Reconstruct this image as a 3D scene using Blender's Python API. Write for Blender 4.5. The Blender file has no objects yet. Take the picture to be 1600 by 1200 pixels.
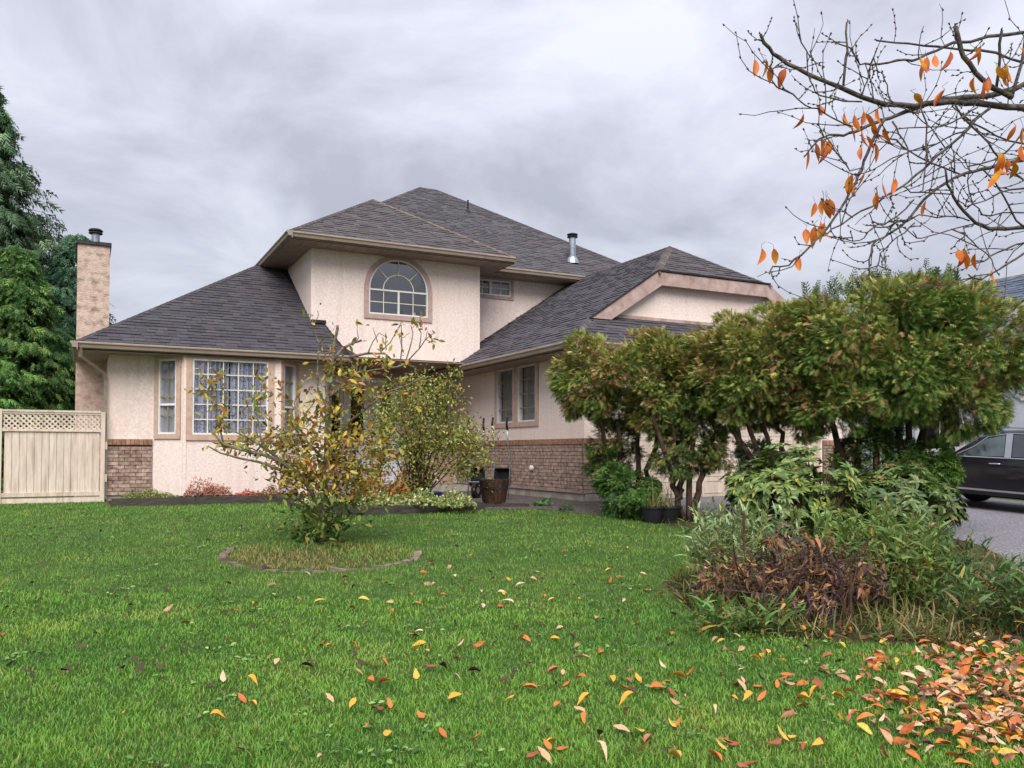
import bpy, math, random
import numpy as np
from mathutils import Vector, Matrix, noise

random.seed(7)
rng = np.random.default_rng(7)
sc = bpy.context.scene
COL = sc.collection

# ------------------------------------------------------------------ camera
YAW, PITCH, FPX = math.radians(27.085), math.radians(1.72), 1301.2
Rv = np.array([math.cos(YAW), -math.sin(YAW), 0.0])
Hv = np.array([math.sin(YAW), math.cos(YAW), 0.0])
Fv = Hv * math.cos(PITCH) + np.array([0, 0, math.sin(PITCH)])
Uv = -Hv * math.sin(PITCH) + np.array([0, 0, math.cos(PITCH)])
cam_d = bpy.data.cameras.new("camera")
cam = bpy.data.objects.new("camera", cam_d)
COL.objects.link(cam)
cam.matrix_world = Matrix(((Rv[0], Uv[0], -Fv[0], 0), (Rv[1], Uv[1], -Fv[1], 0), (Rv[2], Uv[2], -Fv[2], 0), (0, 0, 0, 1)))
cam_d.sensor_width = 36
cam_d.lens = 36 * FPX / 1600
cam_d.shift_y = 67 / 1600
cam_d.clip_start = 0.05
cam_d.clip_end = 2000
sc.camera = cam


def at(px, py, d):
    """world point seen at photo pixel (px, py) at distance d along the view axis"""
    return Fv * d + (px - 800) / FPX * d * Rv - (py - 667) / FPX * d * Uv


# ------------------------------------------------------------------ world, sun, exposure
SKY_K = 1.0
sc.view_settings.view_transform = 'Standard'
sc.view_settings.look = 'None'
sc.view_settings.exposure = 1.4
sc.view_settings.gamma = 1.0
sc.view_settings.use_curve_mapping = False
w = bpy.data.worlds.new("World")
sc.world = w
w.use_nodes = True
nt = w.node_tree
nt.nodes.clear()


def build_world():
    L = nt.links.new
    out = nt.nodes.new('ShaderNodeOutputWorld')
    bg = nt.nodes.new('ShaderNodeBackground')
    sky = nt.nodes.new('ShaderNodeTexSky')
    sky.sky_type = 'NISHITA'
    sky.sun_disc = False
    sky.sun_elevation = math.radians(42)
    sky.sun_rotation = math.radians(200)
    tc = nt.nodes.new('ShaderNodeTexCoord')
    sep = nt.nodes.new('ShaderNodeSeparateXYZ')
    L(tc.outputs['Generated'], sep.inputs[0])
    zc = nt.nodes.new('ShaderNodeMath'); zc.operation = 'MAXIMUM'; zc.inputs[1].default_value = 0.0
    L(sep.outputs['Z'], zc.inputs[0])
    zo = nt.nodes.new('ShaderNodeMath'); zo.operation = 'ADD'; zo.inputs[1].default_value = 0.30
    L(zc.outputs[0], zo.inputs[0])
    dv = nt.nodes.new('ShaderNodeVectorMath'); dv.operation = 'DIVIDE'
    cmb = nt.nodes.new('ShaderNodeCombineXYZ')
    for i in range(3):
        L(zo.outputs[0], cmb.inputs[i])
    L(tc.outputs['Generated'], dv.inputs[0]); L(cmb.outputs[0], dv.inputs[1])
    n1 = nt.nodes.new('ShaderNodeTexNoise'); n1.inputs['Scale'].default_value = 2.3; n1.inputs['Detail'].default_value = 10
    n1.inputs['Roughness'].default_value = 0.56; n1.inputs['Distortion'].default_value = 0.35
    mp = nt.nodes.new('ShaderNodeMapping'); mp.inputs['Location'].default_value = (5.3, 2.2, 0); mp.inputs['Scale'].default_value = (1, 1, 0.8)
    L(dv.outputs[0], mp.inputs[0]); L(mp.outputs[0], n1.inputs['Vector'])
    rp = nt.nodes.new('ShaderNodeValToRGB')
    rp.color_ramp.elements[0].position = 0.36; rp.color_ramp.elements[0].color = (0.152, 0.156, 0.183, 1)
    rp.color_ramp.elements[1].position = 0.64; rp.color_ramp.elements[1].color = (0.244, 0.250, 0.282, 1)
    e = rp.color_ramp.elements.new(0.5); e.color = (0.198, 0.203, 0.236, 1)
    L(n1.outputs['Fac'], rp.inputs[0])
    # overcast sky: brighter towards the zenith
    gm = nt.nodes.new('ShaderNodeMath'); gm.operation = 'MULTIPLY_ADD'; gm.inputs[1].default_value = 1.2; gm.inputs[2].default_value = 0.86
    L(zc.outputs[0], gm.inputs[0])
    vm = nt.nodes.new('ShaderNodeVectorMath'); vm.operation = 'SCALE'
    L(rp.outputs[0], vm.inputs[0]); L(gm.outputs[0], vm.inputs['Scale'])
    sk = nt.nodes.new('ShaderNodeVectorMath'); sk.operation = 'SCALE'; sk.inputs['Scale'].default_value = 0.004
    L(sky.outputs[0], sk.inputs[0])
    ad = nt.nodes.new('ShaderNodeVectorMath'); ad.operation = 'ADD'
    L(vm.outputs[0], ad.inputs[0]); L(sk.outputs[0], ad.inputs[1])
    L(ad.outputs[0], bg.inputs['Color'])
    bg.inputs['Strength'].default_value = SKY_K
    L(bg.outputs[0], out.inputs[0])


build_world()
sun_d = bpy.data.lights.new("sun", 'SUN')
sun_d.energy = 1.5
sun_d.angle = math.radians(42)
sun_d.color = (1.0, 0.965, 0.92)
sun = bpy.data.objects.new("sun", sun_d)
COL.objects.link(sun)
sd = Vector((-0.35, -0.75, 0.85)).normalized()      # towards the bright part of the overcast, behind the camera
sun.rotation_euler = sd.to_track_quat('Z', 'Y').to_euler()


# ------------------------------------------------------------------ materials
def lin(r, g, b):
    f = lambda c: ((c / 255 + 0.055) / 1.055) ** 2.4 if c > 10 else c / 255 / 12.92
    return (f(r), f(g), f(b), 1)


def mat(name, c1, c2=None, scale=8, rough=0.8, bump=0.0, bscale=60, metal=0.0, spec=0.3, detail=5, stretch=(1, 1, 1), c3=None, scale3=1.2, amt3=0.6,
        lo=.35, hi=.65, bdist=0.01, coat=0, obrand=0.0, streak=0.0):
    m = bpy.data.materials.new(name)
    m.use_nodes = True
    t = m.node_tree
    b = t.nodes['Principled BSDF']
    b.inputs['Roughness'].default_value = rough
    b.inputs['Metallic'].default_value = metal
    b.inputs['Specular IOR Level'].default_value = spec
    b.inputs['Coat Weight'].default_value = coat
    b.inputs['Coat Roughness'].default_value = 0.03
    L = t.links.new
    tc = t.nodes.new('ShaderNodeTexCoord')
    mp = t.nodes.new('ShaderNodeMapping')
    mp.inputs['Scale'].default_value = stretch
    L(tc.outputs['Object'], mp.inputs[0])
    col = None
    if c2 is None:
        c2 = tuple(x * 0.9 for x in c1[:3]) + (1,)
    n = t.nodes.new('ShaderNodeTexNoise'); n.inputs['Scale'].default_value = scale; n.inputs['Detail'].default_value = detail
    L(mp.outputs[0], n.inputs['Vector'])
    mr = t.nodes.new('ShaderNodeMapRange'); mr.inputs[1].default_value = lo; mr.inputs[2].default_value = hi
    L(n.outputs['Fac'], mr.inputs[0])
    mx = t.nodes.new('ShaderNodeMix'); mx.data_type = 'RGBA'
    mx.inputs[6].default_value = c1; mx.inputs[7].default_value = c2
    L(mr.outputs[0], mx.inputs[0])
    col = mx.outputs[2]
    if c3 is not None:
        n3 = t.nodes.new('ShaderNodeTexNoise'); n3.inputs['Scale'].default_value = scale3; n3.inputs['Detail'].default_value = 6
        L(mp.outputs[0], n3.inputs['Vector'])
        m3 = t.nodes.new('ShaderNodeMapRange'); m3.inputs[1].default_value = .5; m3.inputs[2].default_value = .75; m3.inputs[4].default_value = amt3
        L(n3.outputs['Fac'], m3.inputs[0])
        x3 = t.nodes.new('ShaderNodeMix'); x3.data_type = 'RGBA'; x3.inputs[7].default_value = c3
        L(m3.outputs[0], x3.inputs[0]); L(col, x3.inputs[6])
        col = x3.outputs[2]
    if streak > 0:      # rain streaks and dirt
        m4 = t.nodes.new('ShaderNodeMapping'); m4.inputs['Scale'].default_value = (4.5, 4.5, .35)
        n4 = t.nodes.new('ShaderNodeTexNoise'); n4.inputs['Scale'].default_value = 1.6; n4.inputs['Detail'].default_value = 6
        L(tc.outputs['Object'], m4.inputs[0]); L(m4.outputs[0], n4.inputs['Vector'])
        r4 = t.nodes.new('ShaderNodeMapRange'); r4.inputs[1].default_value = .52; r4.inputs[2].default_value = .78; r4.inputs[4].default_value = streak
        L(n4.outputs['Fac'], r4.inputs[0])
        x4 = t.nodes.new('ShaderNodeMix'); x4.data_type = 'RGBA'; x4.inputs[7].default_value = lin(150, 122, 100)
        L(r4.outputs[0], x4.inputs[0]); L(col, x4.inputs[6]); col = x4.outputs[2]
    if obrand > 0:
        oi = t.nodes.new('ShaderNodeObjectInfo')
        r_ = t.nodes.new('ShaderNodeMapRange'); r_.inputs[3].default_value = 1 - obrand; r_.inputs[4].default_value = 1 + obrand
        L(oi.outputs['Random'], r_.inputs[0])
        v_ = t.nodes.new('ShaderNodeVectorMath'); v_.operation = 'SCALE'
        L(col, v_.inputs[0]); L(r_.outputs[0], v_.inputs['Scale'])
        col = v_.outputs[0]
    L(col, b.inputs['Base Color'])
    if bump > 0:
        nb = t.nodes.new('ShaderNodeTexNoise'); nb.inputs['Scale'].default_value = bscale; nb.inputs['Detail'].default_value = 3
        L(mp.outputs[0], nb.inputs['Vector'])
        bp = t.nodes.new('ShaderNodeBump'); bp.inputs['Strength'].default_value = bump; bp.inputs['Distance'].default_value = bdist
        L(nb.outputs['Fac'], bp.inputs['Height']); L(bp.outputs[0], b.inputs['Normal'])
    return m


def leafmat(name, rough=0.5, trans=0.25, spec=0.3, noise_amt=0.15, nscale=30, gain=1.0):
    """reads the colour of each leaf from the Col attribute"""
    m = bpy.data.materials.new(name)
    m.use_nodes = True
    t = m.node_tree; L = t.links.new
    b = t.nodes['Principled BSDF']
    b.inputs['Roughness'].default_value = rough
    b.inputs['Specular IOR Level'].default_value = spec
    a = t.nodes.new('ShaderNodeAttribute'); a.attribute_name = 'Col'
    tc = t.nodes.new('ShaderNodeTexCoord')
    n = t.nodes.new('ShaderNodeTexNoise'); n.inputs['Scale'].default_value = nscale; n.inputs['Detail'].default_value = 3
    L(tc.outputs['Object'], n.inputs['Vector'])
    mr = t.nodes.new('ShaderNodeMapRange'); mr.inputs[1].default_value = .3; mr.inputs[2].default_value = .7
    mr.inputs[3].default_value = (1 - noise_amt) * gain; mr.inputs[4].default_value = (1 + noise_amt) * gain
    L(n.outputs['Fac'], mr.inputs[0])
    v = t.nodes.new('ShaderNodeVectorMath'); v.operation = 'SCALE'
    L(a.outputs['Color'], v.inputs[0]); L(mr.outputs[0], v.inputs['Scale'])
    L(v.outputs[0], b.inputs['Base Color'])
    if trans > 0:
        tr = t.nodes.new('ShaderNodeBsdfTranslucent')
        L(v.outputs[0], tr.inputs['Color'])
        mx = t.nodes.new('ShaderNodeMixShader'); mx.inputs[0].default_value = trans
        o = t.nodes['Material Output']
        L(b.outputs[0], mx.inputs[1]); L(tr.outputs[0], mx.inputs[2]); L(mx.outputs[0], o.inputs['Surface'])
    return m


def glassmat(name, tint=(0.8, 0.85, 0.88, 1), refl=1.0):
    m = bpy.data.materials.new(name)
    m.use_nodes = True
    t = m.node_tree; t.nodes.clear(); L = t.links.new
    o = t.nodes.new('ShaderNodeOutputMaterial')
    g = t.nodes.new('ShaderNodeBsdfGlossy'); g.inputs['Roughness'].default_value = 0.01
    tr = t.nodes.new('ShaderNodeBsdfTransparent'); tr.inputs['Color'].default_value = tint
    lw = t.nodes.new('ShaderNodeLayerWeight')
    pw_ = t.nodes.new('ShaderNodeMath'); pw_.operation = 'POWER'; pw_.inputs[1].default_value = 4
    fr = t.nodes.new('ShaderNodeMath'); fr.operation = 'MULTIPLY_ADD'; fr.inputs[1].default_value = .75; fr.inputs[2].default_value = .10 * refl
    L(lw.outputs['Facing'], pw_.inputs[0]); L(pw_.outputs[0], fr.inputs[0])
    n = t.nodes.new('ShaderNodeTexNoise'); n.inputs['Scale'].default_value = 3.0
    tc = t.nodes.new('ShaderNodeTexCoord'); L(tc.outputs['Object'], n.inputs['Vector'])
    bp = t.nodes.new('ShaderNodeBump'); bp.inputs['Strength'].default_value = 0.08; bp.inputs['Distance'].default_value = 0.02
    L(n.outputs['Fac'], bp.inputs['Height']); L(bp.outputs[0], g.inputs['Normal'])
    mx = t.nodes.new('ShaderNodeMixShader')
    L(fr.outputs[0], mx.inputs[0]); L(tr.outputs[0], mx.inputs[1]); L(g.outputs[0], mx.inputs[2]); L(mx.outputs[0], o.inputs[0])
    return m


M = {}
M['stucco'] = mat('stucco', lin(237, 221, 212), lin(222, 203, 193), scale=22, rough=.95, bump=.6, bscale=36, bdist=.014, streak=.17, c3=lin(226, 200, 184), scale3=.7, amt3=.6, detail=3)
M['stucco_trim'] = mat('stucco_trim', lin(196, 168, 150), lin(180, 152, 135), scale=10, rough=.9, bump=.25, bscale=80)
M['stucco_trim_pink'] = mat('stucco_trim_pink', lin(184, 158, 148), lin(170, 143, 133), scale=10, rough=.9, bump=.25, bscale=80)
M['chimney'] = mat('chimney_stucco', lin(208, 184, 168), lin(190, 164, 148), scale=12, rough=.95, bump=.8, bscale=34, bdist=.02, c3=lin(112, 98, 92), scale3=5.5, amt3=.9, stretch=(1, 1, 1.2))
M['gutter'] = mat('gutter_paint', lin(160, 143, 128), lin(146, 130, 116), scale=3, rough=.45, spec=.4, stretch=(1, 1, 4), c3=lin(112, 98, 86), scale3=5, amt3=.4)
M['soffit'] = mat('soffit_vinyl', lin(150, 132, 120), lin(138, 120, 108), scale=4, rough=.6)
M['barge'] = mat('barge_board', lin(184, 162, 154), lin(164, 140, 130), scale=5, rough=.85, bump=.2, bscale=40, c3=lin(126, 98, 82), scale3=4, amt3=.7)
M['sheath'] = mat('roof_felt', lin(52, 47, 47), lin(40, 36, 37), scale=5, rough=.95)
M['brick'] = mat('brick', lin(172, 150, 136), lin(126, 102, 92), scale=13, rough=.92, bump=.5, bscale=90, c3=lin(196, 166, 140), scale3=9, amt3=.7, obrand=.22)
M['soldier'] = mat('soldier_brick', lin(170, 132, 106), lin(132, 98, 78), scale=13, rough=.92, bump=.4, bscale=90, obrand=.2)
M['mortar'] = mat('mortar', lin(112, 88, 76), lin(92, 72, 62), scale=20, rough=.95)
M['concrete'] = mat('concrete', lin(168, 160, 150), lin(140, 132, 122), scale=5, rough=.92, bump=.3, bscale=60, c3=lin(110, 100, 88), scale3=3, amt3=.5)
M['white'] = mat('white_vinyl', lin(226, 224, 222), lin(212, 210, 208), scale=3, rough=.4)
M['white_door'] = mat('white_door_paint', lin(222, 222, 226), lin(208, 208, 212), scale=3, rough=.4)
M['muntin'] = mat('cream_muntin', lin(226, 220, 198), lin(214, 208, 188), scale=3, rough=.5)
M['goldmuntin'] = mat('brass_muntin', lin(150, 128, 84), lin(132, 112, 72), scale=3, rough=.4)
M['room'] = mat('dark_room', lin(52, 42, 44), lin(38, 30, 32), scale=2, rough=.9)
M['redroom'] = mat('dark_red_room', lin(98, 66, 66), lin(56, 42, 46), scale=2.2, rough=.9)
M['curtain'] = mat('lace_curtain', lin(158, 160, 178), lin(88, 88, 108), scale=27, rough=.9, detail=2, lo=.54, hi=.62, stretch=(1, 1, 1))
M['sheer'] = mat('sheer_curtain', lin(160, 160, 168), lin(140, 140, 150), scale=5, rough=.9)
M['blind'] = mat('blind', lin(160, 162, 160), lin(140, 142, 144), scale=3, rough=.6)
M['pane'] = glassmat('window_glass', (.95, .96, .97, 1))
M['pane_dark'] = glassmat('window_glass_dark', (0.7, 0.74, 0.76, 1), 2.2)
M['fence'] = mat('fence_wood', lin(220, 204, 188), lin(204, 187, 170), scale=5, rough=.85, bump=.2, bscale=30, stretch=(6, 6, .7), streak=.3, c3=lin(150, 122, 102), scale3=2.2, amt3=.5, obrand=.06)
M['galv'] = mat('galvanised', lin(176, 182, 190), lin(140, 148, 158), scale=9, rough=.35, metal=.8)
M['darkmetal'] = mat('dark_metal', lin(66, 64, 66), lin(48, 46, 48), scale=8, rough=.5, metal=.4)
M['ground'] = None
M['asphalt'] = mat('asphalt', lin(150, 146, 152), lin(92, 88, 94), scale=34, rough=.75, bump=.6, bscale=60, c3=lin(120, 116, 122), scale3=.9, amt3=.7, detail=8, lo=.42, hi=.58)
M['pebble'] = mat('exposed_aggregate', lin(120, 108, 104), lin(52, 46, 46), scale=26, rough=.85, bump=.9, bscale=60, bdist=.02, detail=4)
M['soil'] = mat('soil', lin(66, 52, 40), lin(40, 31, 24), scale=14, rough=.98, bump=.9, bscale=24, bdist=.04)
M['timber'] = mat('weathered_timber', lin(82, 74, 70), lin(58, 52, 50), scale=6, rough=.95, bump=.6, bscale=30, stretch=(1, 4, 6), c3=lin(70, 84, 50), scale3=3, amt3=.5, obrand=.15)
M['barrel'] = mat('barrel_wood', lin(84, 58, 40), lin(48, 36, 28), scale=7, rough=.8, bump=.4, bscale=30, stretch=(3, 3, .6), obrand=.2)
M['black_plastic'] = mat('black_plastic', lin(38, 38, 42), lin(28, 28, 31), scale=4, rough=.5)
M['blue_plastic'] = mat('blue_plastic', lin(30, 60, 110), lin(24, 48, 92), scale=4, rough=.4)
M['rubber'] = mat('black_rubber', lin(30, 28, 28), lin(22, 21, 21), scale=8, rough=.75)
M['bark'] = mat('grey_bark', lin(136, 126, 112), lin(88, 80, 70), scale=28, rough=.95, bump=.6, bscale=40, c3=lin(120, 128, 86), scale3=12, amt3=.6)
M['cedarbark'] = mat('cedar_bark', lin(98, 76, 64), lin(54, 42, 36), scale=18, rough=.95, bump=.8, bscale=30, stretch=(1, 1, .35))
M['cherrybark'] = mat('cherry_bark', lin(98, 88, 82), lin(54, 48, 48), scale=40, rough=.85, bump=.6, bscale=70, c3=lin(112, 112, 72), scale3=9, amt3=.6)
M['stake'] = mat('rusty_stake', lin(98, 72, 56), lin(66, 48, 38), scale=12, rough=.9)
M['carpaint'] = mat('car_paint', lin(10, 12, 19), lin(9, 11, 17), scale=2, rough=.3, spec=.4, coat=.45)
M['chrome'] = mat('chrome', lin(215, 215, 220), lin(200, 200, 206), scale=2, rough=.12, metal=1)
M['satin'] = mat('satin_silver', lin(185, 186, 194), lin(170, 171, 178), scale=2, rough=.3, metal=.7)
M['carglass'] = mat('car_glass', lin(74, 92, 92), lin(40, 52, 54), scale=3.0, rough=.04, spec=.8, coat=.6)
M['carglass_dark'] = mat('car_glass_dark', lin(46, 54, 58), lin(30, 36, 40), scale=3.0, rough=.04, spec=.8, coat=.6)
M['siding'] = mat('pale_siding', lin(196, 200, 210), lin(182, 186, 196), scale=3, rough=.7)
M['stonebrick'] = mat('ring_brick', lin(132, 116, 102), lin(92, 80, 70), scale=12, rough=.95, bump=.5, bscale=60, c3=lin(120, 116, 96), scale3=6, amt3=.6, obrand=.25)
M['leaf'] = leafmat('leaves')
M['leaf_glossy'] = leafmat('glossy_leaves', rough=.38, trans=.15, spec=.45)
M['leaf_dry'] = leafmat('dry_leaves', rough=.75, trans=.1, spec=.2, noise_amt=.3, nscale=50)
M['needles'] = leafmat('needle_sprays', rough=.65, trans=.15, spec=.2)
M['grass'] = leafmat('grass_blades', rough=.5, trans=.3, spec=.25, noise_amt=.05)
M['shingle'] = leafmat('shingles', rough=.92, trans=0, spec=.15, noise_amt=.12, nscale=26)


# ------------------------------------------------------------------ object helpers
def empty(name, loc, label=None, cat=None, group=None, kind=None):
    o = bpy.data.objects.new(name, None)
    COL.objects.link(o)
    o.location = loc
    o.empty_display_size = 0.2
    tag(o, label, cat, group, kind)
    return o


def tag(o, label=None, cat=None, group=None, kind=None):
    if label: o['label'] = label
    if cat: o['category'] = cat
    if group: o['group'] = group
    if kind: o['kind'] = kind
    return o


WLOC = {}


def wloc(o):
    v = Vector(o.location)
    while o.parent:
        o = o.parent
        v = v + Vector(o.location)
    return v


def obj(name, V, F, m, parent=None, colors=None, smooth=False, kind=None):
    """one mesh object from world-space verts; origin at its base (top level) or at its parent's origin"""
    V = np.asarray(V, dtype=np.float64).reshape(-1, 3)
    if parent is not None:
        org = np.array(wloc(parent)); loc = (0, 0, 0)
    else:
        mn, mx = V.min(0), V.max(0)
        org = np.array([(mn[0] + mx[0]) / 2, (mn[1] + mx[1]) / 2, mn[2]]); loc = org
    me = bpy.data.meshes.new(name)
    if isinstance(F, np.ndarray):
        n, k = F.shape
        Vf = (V - org).astype(np.float32)
        me.vertices.add(len(Vf)); me.vertices.foreach_set('co', Vf.ravel())
        me.loops.add(n * k); me.loops.foreach_set('vertex_index', F.astype(np.int32).ravel())
        me.polygons.add(n)
        me.polygons.foreach_set('loop_start', np.arange(0, n * k, k, dtype=np.int32))
        me.polygons.foreach_set('loop_total', np.full(n, k, dtype=np.int32))
        me.update(calc_edges=True)
    else:
        me.from_pydata([tuple(v) for v in (V - org)], [], F)
    if colors is not None:
        ca = me.attributes.new('Col', 'FLOAT_COLOR', 'POINT')
        c = np.asarray(colors, dtype=np.float32)
        if c.shape[1] == 3:
            c = np.hstack([c, np.ones((len(c), 1), np.float32)])
        ca.data.foreach_set('color', c.ravel())
    if smooth:
        me.polygons.foreach_set('use_smooth', np.ones(len(me.polygons), dtype=bool))
    me.materials.append(m)
    o = bpy.data.objects.new(name, me)
    COL.objects.link(o)
    if parent is not None:
        o.parent = parent
    o.location = loc
    if kind: o['kind'] = kind
    return o


class MB:
    """collects faces; build() makes one mesh object"""
    def __init__(s):
        s.v = []; s.f = []

    def poly(s, pts):
        b = len(s.v); s.v += [tuple(map(float, p)) for p in pts]; s.f.append(tuple(range(b, b + len(pts))))
        return s

    def mesh(s, v, f):
        b = len(s.v); s.v += [tuple(map(float, p)) for p in v]; s.f += [tuple(i + b for i in q) for q in f]
        return s

    def box(s, x0, x1, y0, y1, z0, z1):
        v = [(x, y, z) for x in (x0, x1) for y in (y0, y1) for z in (z0, z1)]
        return s.mesh(v, [(0, 1, 3, 2), (4, 6, 7, 5), (0, 4, 5, 1), (2, 3, 7, 6), (0, 2, 6, 4), (1, 5, 7, 3)])

    def prism(s, pts, off):
        """closed solid: polygon pts swept by vector off"""
        n = len(pts); off = np.array(off)
        v = [np.array(p) for p in pts] + [np.array(p) + off for p in pts]
        return s.mesh(v, [tuple(range(n))[::-1], tuple(range(n, 2 * n))] + [(i, (i + 1) % n, n + (i + 1) % n, n + i) for i in range(n)])

    def tube(s, pts, rad, sides=6, cap=True):
        pts = [np.array(p, float) for p in pts]
        if np.isscalar(rad): rad = [rad] * len(pts)
        rings = []; up = None
        for i, p in enumerate(pts):
            t = (pts[min(i + 1, len(pts) - 1)] - pts[max(i - 1, 0)]); t /= (np.linalg.norm(t) + 1e-9)
            if up is None:
                up = np.array([0, 0, 1.]) if abs(t[2]) < .9 else np.array([1., 0, 0])
            a = np.cross(t, up); a /= (np.linalg.norm(a) + 1e-9); b = np.cross(a, t); up = b
            rings.append([p + rad[i] * (math.cos(2 * math.pi * k / sides) * a + math.sin(2 * math.pi * k / sides) * b) for k in range(sides)])
        v = [q for r in rings for q in r]
        f = [(i * sides + k, i * sides + (k + 1) % sides, (i + 1) * sides + (k + 1) % sides, (i + 1) * sides + k) for i in range(len(pts) - 1) for k in range(sides)]
        if cap:
            f += [tuple(range(sides))[::-1], tuple((len(pts) - 1) * sides + k for k in range(sides))]
        return s.mesh(v, f)

    def lathe(s, prof, c, sides=20):
        v = [(c[0] + r * math.cos(2 * math.pi * k / sides), c[1] + r * math.sin(2 * math.pi * k / sides), c[2] + z) for r, z in prof for k in range(sides)]
        f = [(i * sides + k, i * sides + (k + 1) % sides, (i + 1) * sides + (k + 1) % sides, (i + 1) * sides + k) for i in range(len(prof) - 1) for k in range(sides)]
        f += [tuple(range(sides))[::-1], tuple((len(prof) - 1) * sides + k for k in range(sides))]
        return s.mesh(v, f)

    def build(s, name, m, parent=None, smooth=False, kind=None):
        return obj(name, s.v, s.f, m, parent, smooth=smooth, kind=kind)


def GZ(x, y):
    return -1.0 - 0.65 * np.clip((14 - np.asarray(y, float)) / 14, 0, 1.6)


class Wall:
    """wall frame: O + u*U + n*N + z*up"""
    def __init__(s, O, U, Nn):
        s.O = np.array([O[0], O[1], 0.0], float); s.U = np.array([U[0], U[1], 0.0], float); s.U /= np.linalg.norm(s.U)
        s.N = np.array([Nn[0], Nn[1], 0.0]); s.N /= np.linalg.norm(s.N)

    def p(s, u, n, z):
        return s.O + s.U * u + s.N * n + np.array([0, 0, z])

    def box(s, mb, u0, u1, z0, z1, n0, n1):
        v = [s.p(u, n, z) for u in (u0, u1) for n in (n0, n1) for z in (z0, z1)]
        return mb.mesh(v, [(0, 1, 3, 2), (4, 6, 7, 5), (0, 4, 5, 1), (2, 3, 7, 6), (0, 2, 6, 4), (1, 5, 7, 3)])

    def panel(s, mb, u0, u1, z0, z1, holes=(), reveal=.12, n=0.0):
        us = sorted({u0, u1} | {h[i] for h in holes for i in (0, 1)}); zs = sorted({z0, z1} | {h[i] for h in holes for i in (2, 3)})
        for a, b in zip(us[:-1], us[1:]):
            for c, d in zip(zs[:-1], zs[1:]):
                if any(h[0] <= (a + b) / 2 <= h[1] and h[2] <= (c + d) / 2 <= h[3] for h in holes): continue
                mb.poly([s.p(a, n, c), s.p(b, n, c), s.p(b, n, d), s.p(a, n, d)])
        for h in holes:
            for q in (((h[0], h[2]), (h[1], h[2])), ((h[1], h[2]), (h[1], h[3])), ((h[1], h[3]), (h[0], h[3])), ((h[0], h[3]), (h[0], h[2]))):
                (a, c), (b, d) = q
                mb.poly([s.p(a, n, c), s.p(b, n, d), s.p(b, n - reveal, d), s.p(a, n - reveal, c)])
        return mb

    def frame(s, mb, u0, u1, z0, z1, wd, n0, n1, bottom=None):
        bt = wd if bottom is None else bottom
        s.box(mb, u0, u0 + wd, z0, z1, n0, n1); s.box(mb, u1 - wd, u1, z0, z1, n0, n1)
        s.box(mb, u0 + wd, u1 - wd, z1 - wd, z1, n0, n1 - .001); s.box(mb, u0 + wd, u1 - wd, z0, z0 + bt, n0, n1 - .001)
        return mb


def window(par, W, u0, u1, z0, z1, nx=0, nz=0, trim=.1, trimmat='stucco_trim', fw=.035, muntin='muntin', curtain=None, sash=None, vsash=None,
           room='room', pane='pane', label=None, proud=.035, topnz=None):
    """u0..z1 is the outer edge of the white frame"""
    t = W.frame(MB(), u0 - trim, u1 + trim, z0 - trim, z1 + trim, trim, -.02, proud).build('window_trim', M[trimmat], par)
    f = W.frame(MB(), u0, u1, z0, z1, fw, -.07, proud - .012)
    if sash is not None:
        W.box(f, u0 + fw, u1 - fw, sash - .022, sash + .022, -.06, proud - .018)
    if vsash is not None:
        W.box(f, vsash - .02, vsash + .02, z0 + fw, z1 - fw, -.06, proud - .018)
    win = f.build('window', M['white'], par)
    g = MB(); g.poly([W.p(u0 + fw, -.02, z0 + fw), W.p(u1 - fw, -.02, z0 + fw), W.p(u1 - fw, -.02, z1 - fw), W.p(u0 + fw, -.02, z1 - fw)])
    g.build('pane', M[pane], win)
    if nx or nz:
        mw = .011
        for i in range(1, nx + 1):
            u = u0 + (u1 - u0) * i / (nx + 1)
            W.box(MB(), u - mw, u + mw, z0 + fw, z1 - fw, -.016, -.006).build('muntin', M[muntin], win)
        for j in range(1, nz + 1):
            z = z0 + (z1 - z0) * j / (nz + 1)
            W.box(MB(), u0 + fw, u1 - fw, z - mw, z + mw, -.017, -.007).build('muntin', M[muntin], win)
    bk = MB(); W.box(bk, u0 - .05, u1 + .05, z0 - .05, z1 + .05, -.75, -.7)
    for a, b in ((u0 - .05, u0 - .04), (u1 + .04, u1 + .05)):
        W.box(bk, a, b, z0 - .05, z1 + .05, -.699, -.13)
    bk.build('room_back', M[room], win)
    if curtain:
        for (ca, cb, cm, n_) in curtain:
            c = MB(); k = max(8, int((cb - ca) * 60)); us = np.linspace(ca, cb, k + 1)
            off = [n_ + .034 * math.sin(u * 58 + 2 * math.sin(u * 9)) for u in us]
            for i in range(k):
                c.poly([W.p(us[i], off[i], z0 + .03), W.p(us[i + 1], off[i + 1], z0 + .03), W.p(us[i + 1], off[i + 1], z1 - .02), W.p(us[i], off[i], z1 - .02)])
            c.build('curtain', M[cm], win, smooth=True)
    return win


# ------------------------------------------------------------------ scatter
def lens_leaf(w=.42, fold=.12, droop=.15, segs=4):
    """leaf of length 1 along +y"""
    ys = np.linspace(0, 1, segs + 1)
    V = []; F = []
    for y in ys:
        hw = w * math.sin(math.pi * min(1, max(0, y * .96 + .02)) ** .85) / 2 + .004
        z = -droop * y * y
        V += [(-hw, y, z + fold * hw), (0, y, z), (hw, y, z + fold * hw)]
    for i in range(segs):
        a = 3 * i
        F += [(a, a + 1, a + 4, a + 3), (a + 1, a + 2, a + 5, a + 4)]
    return np.array(V), np.array(F)


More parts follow.
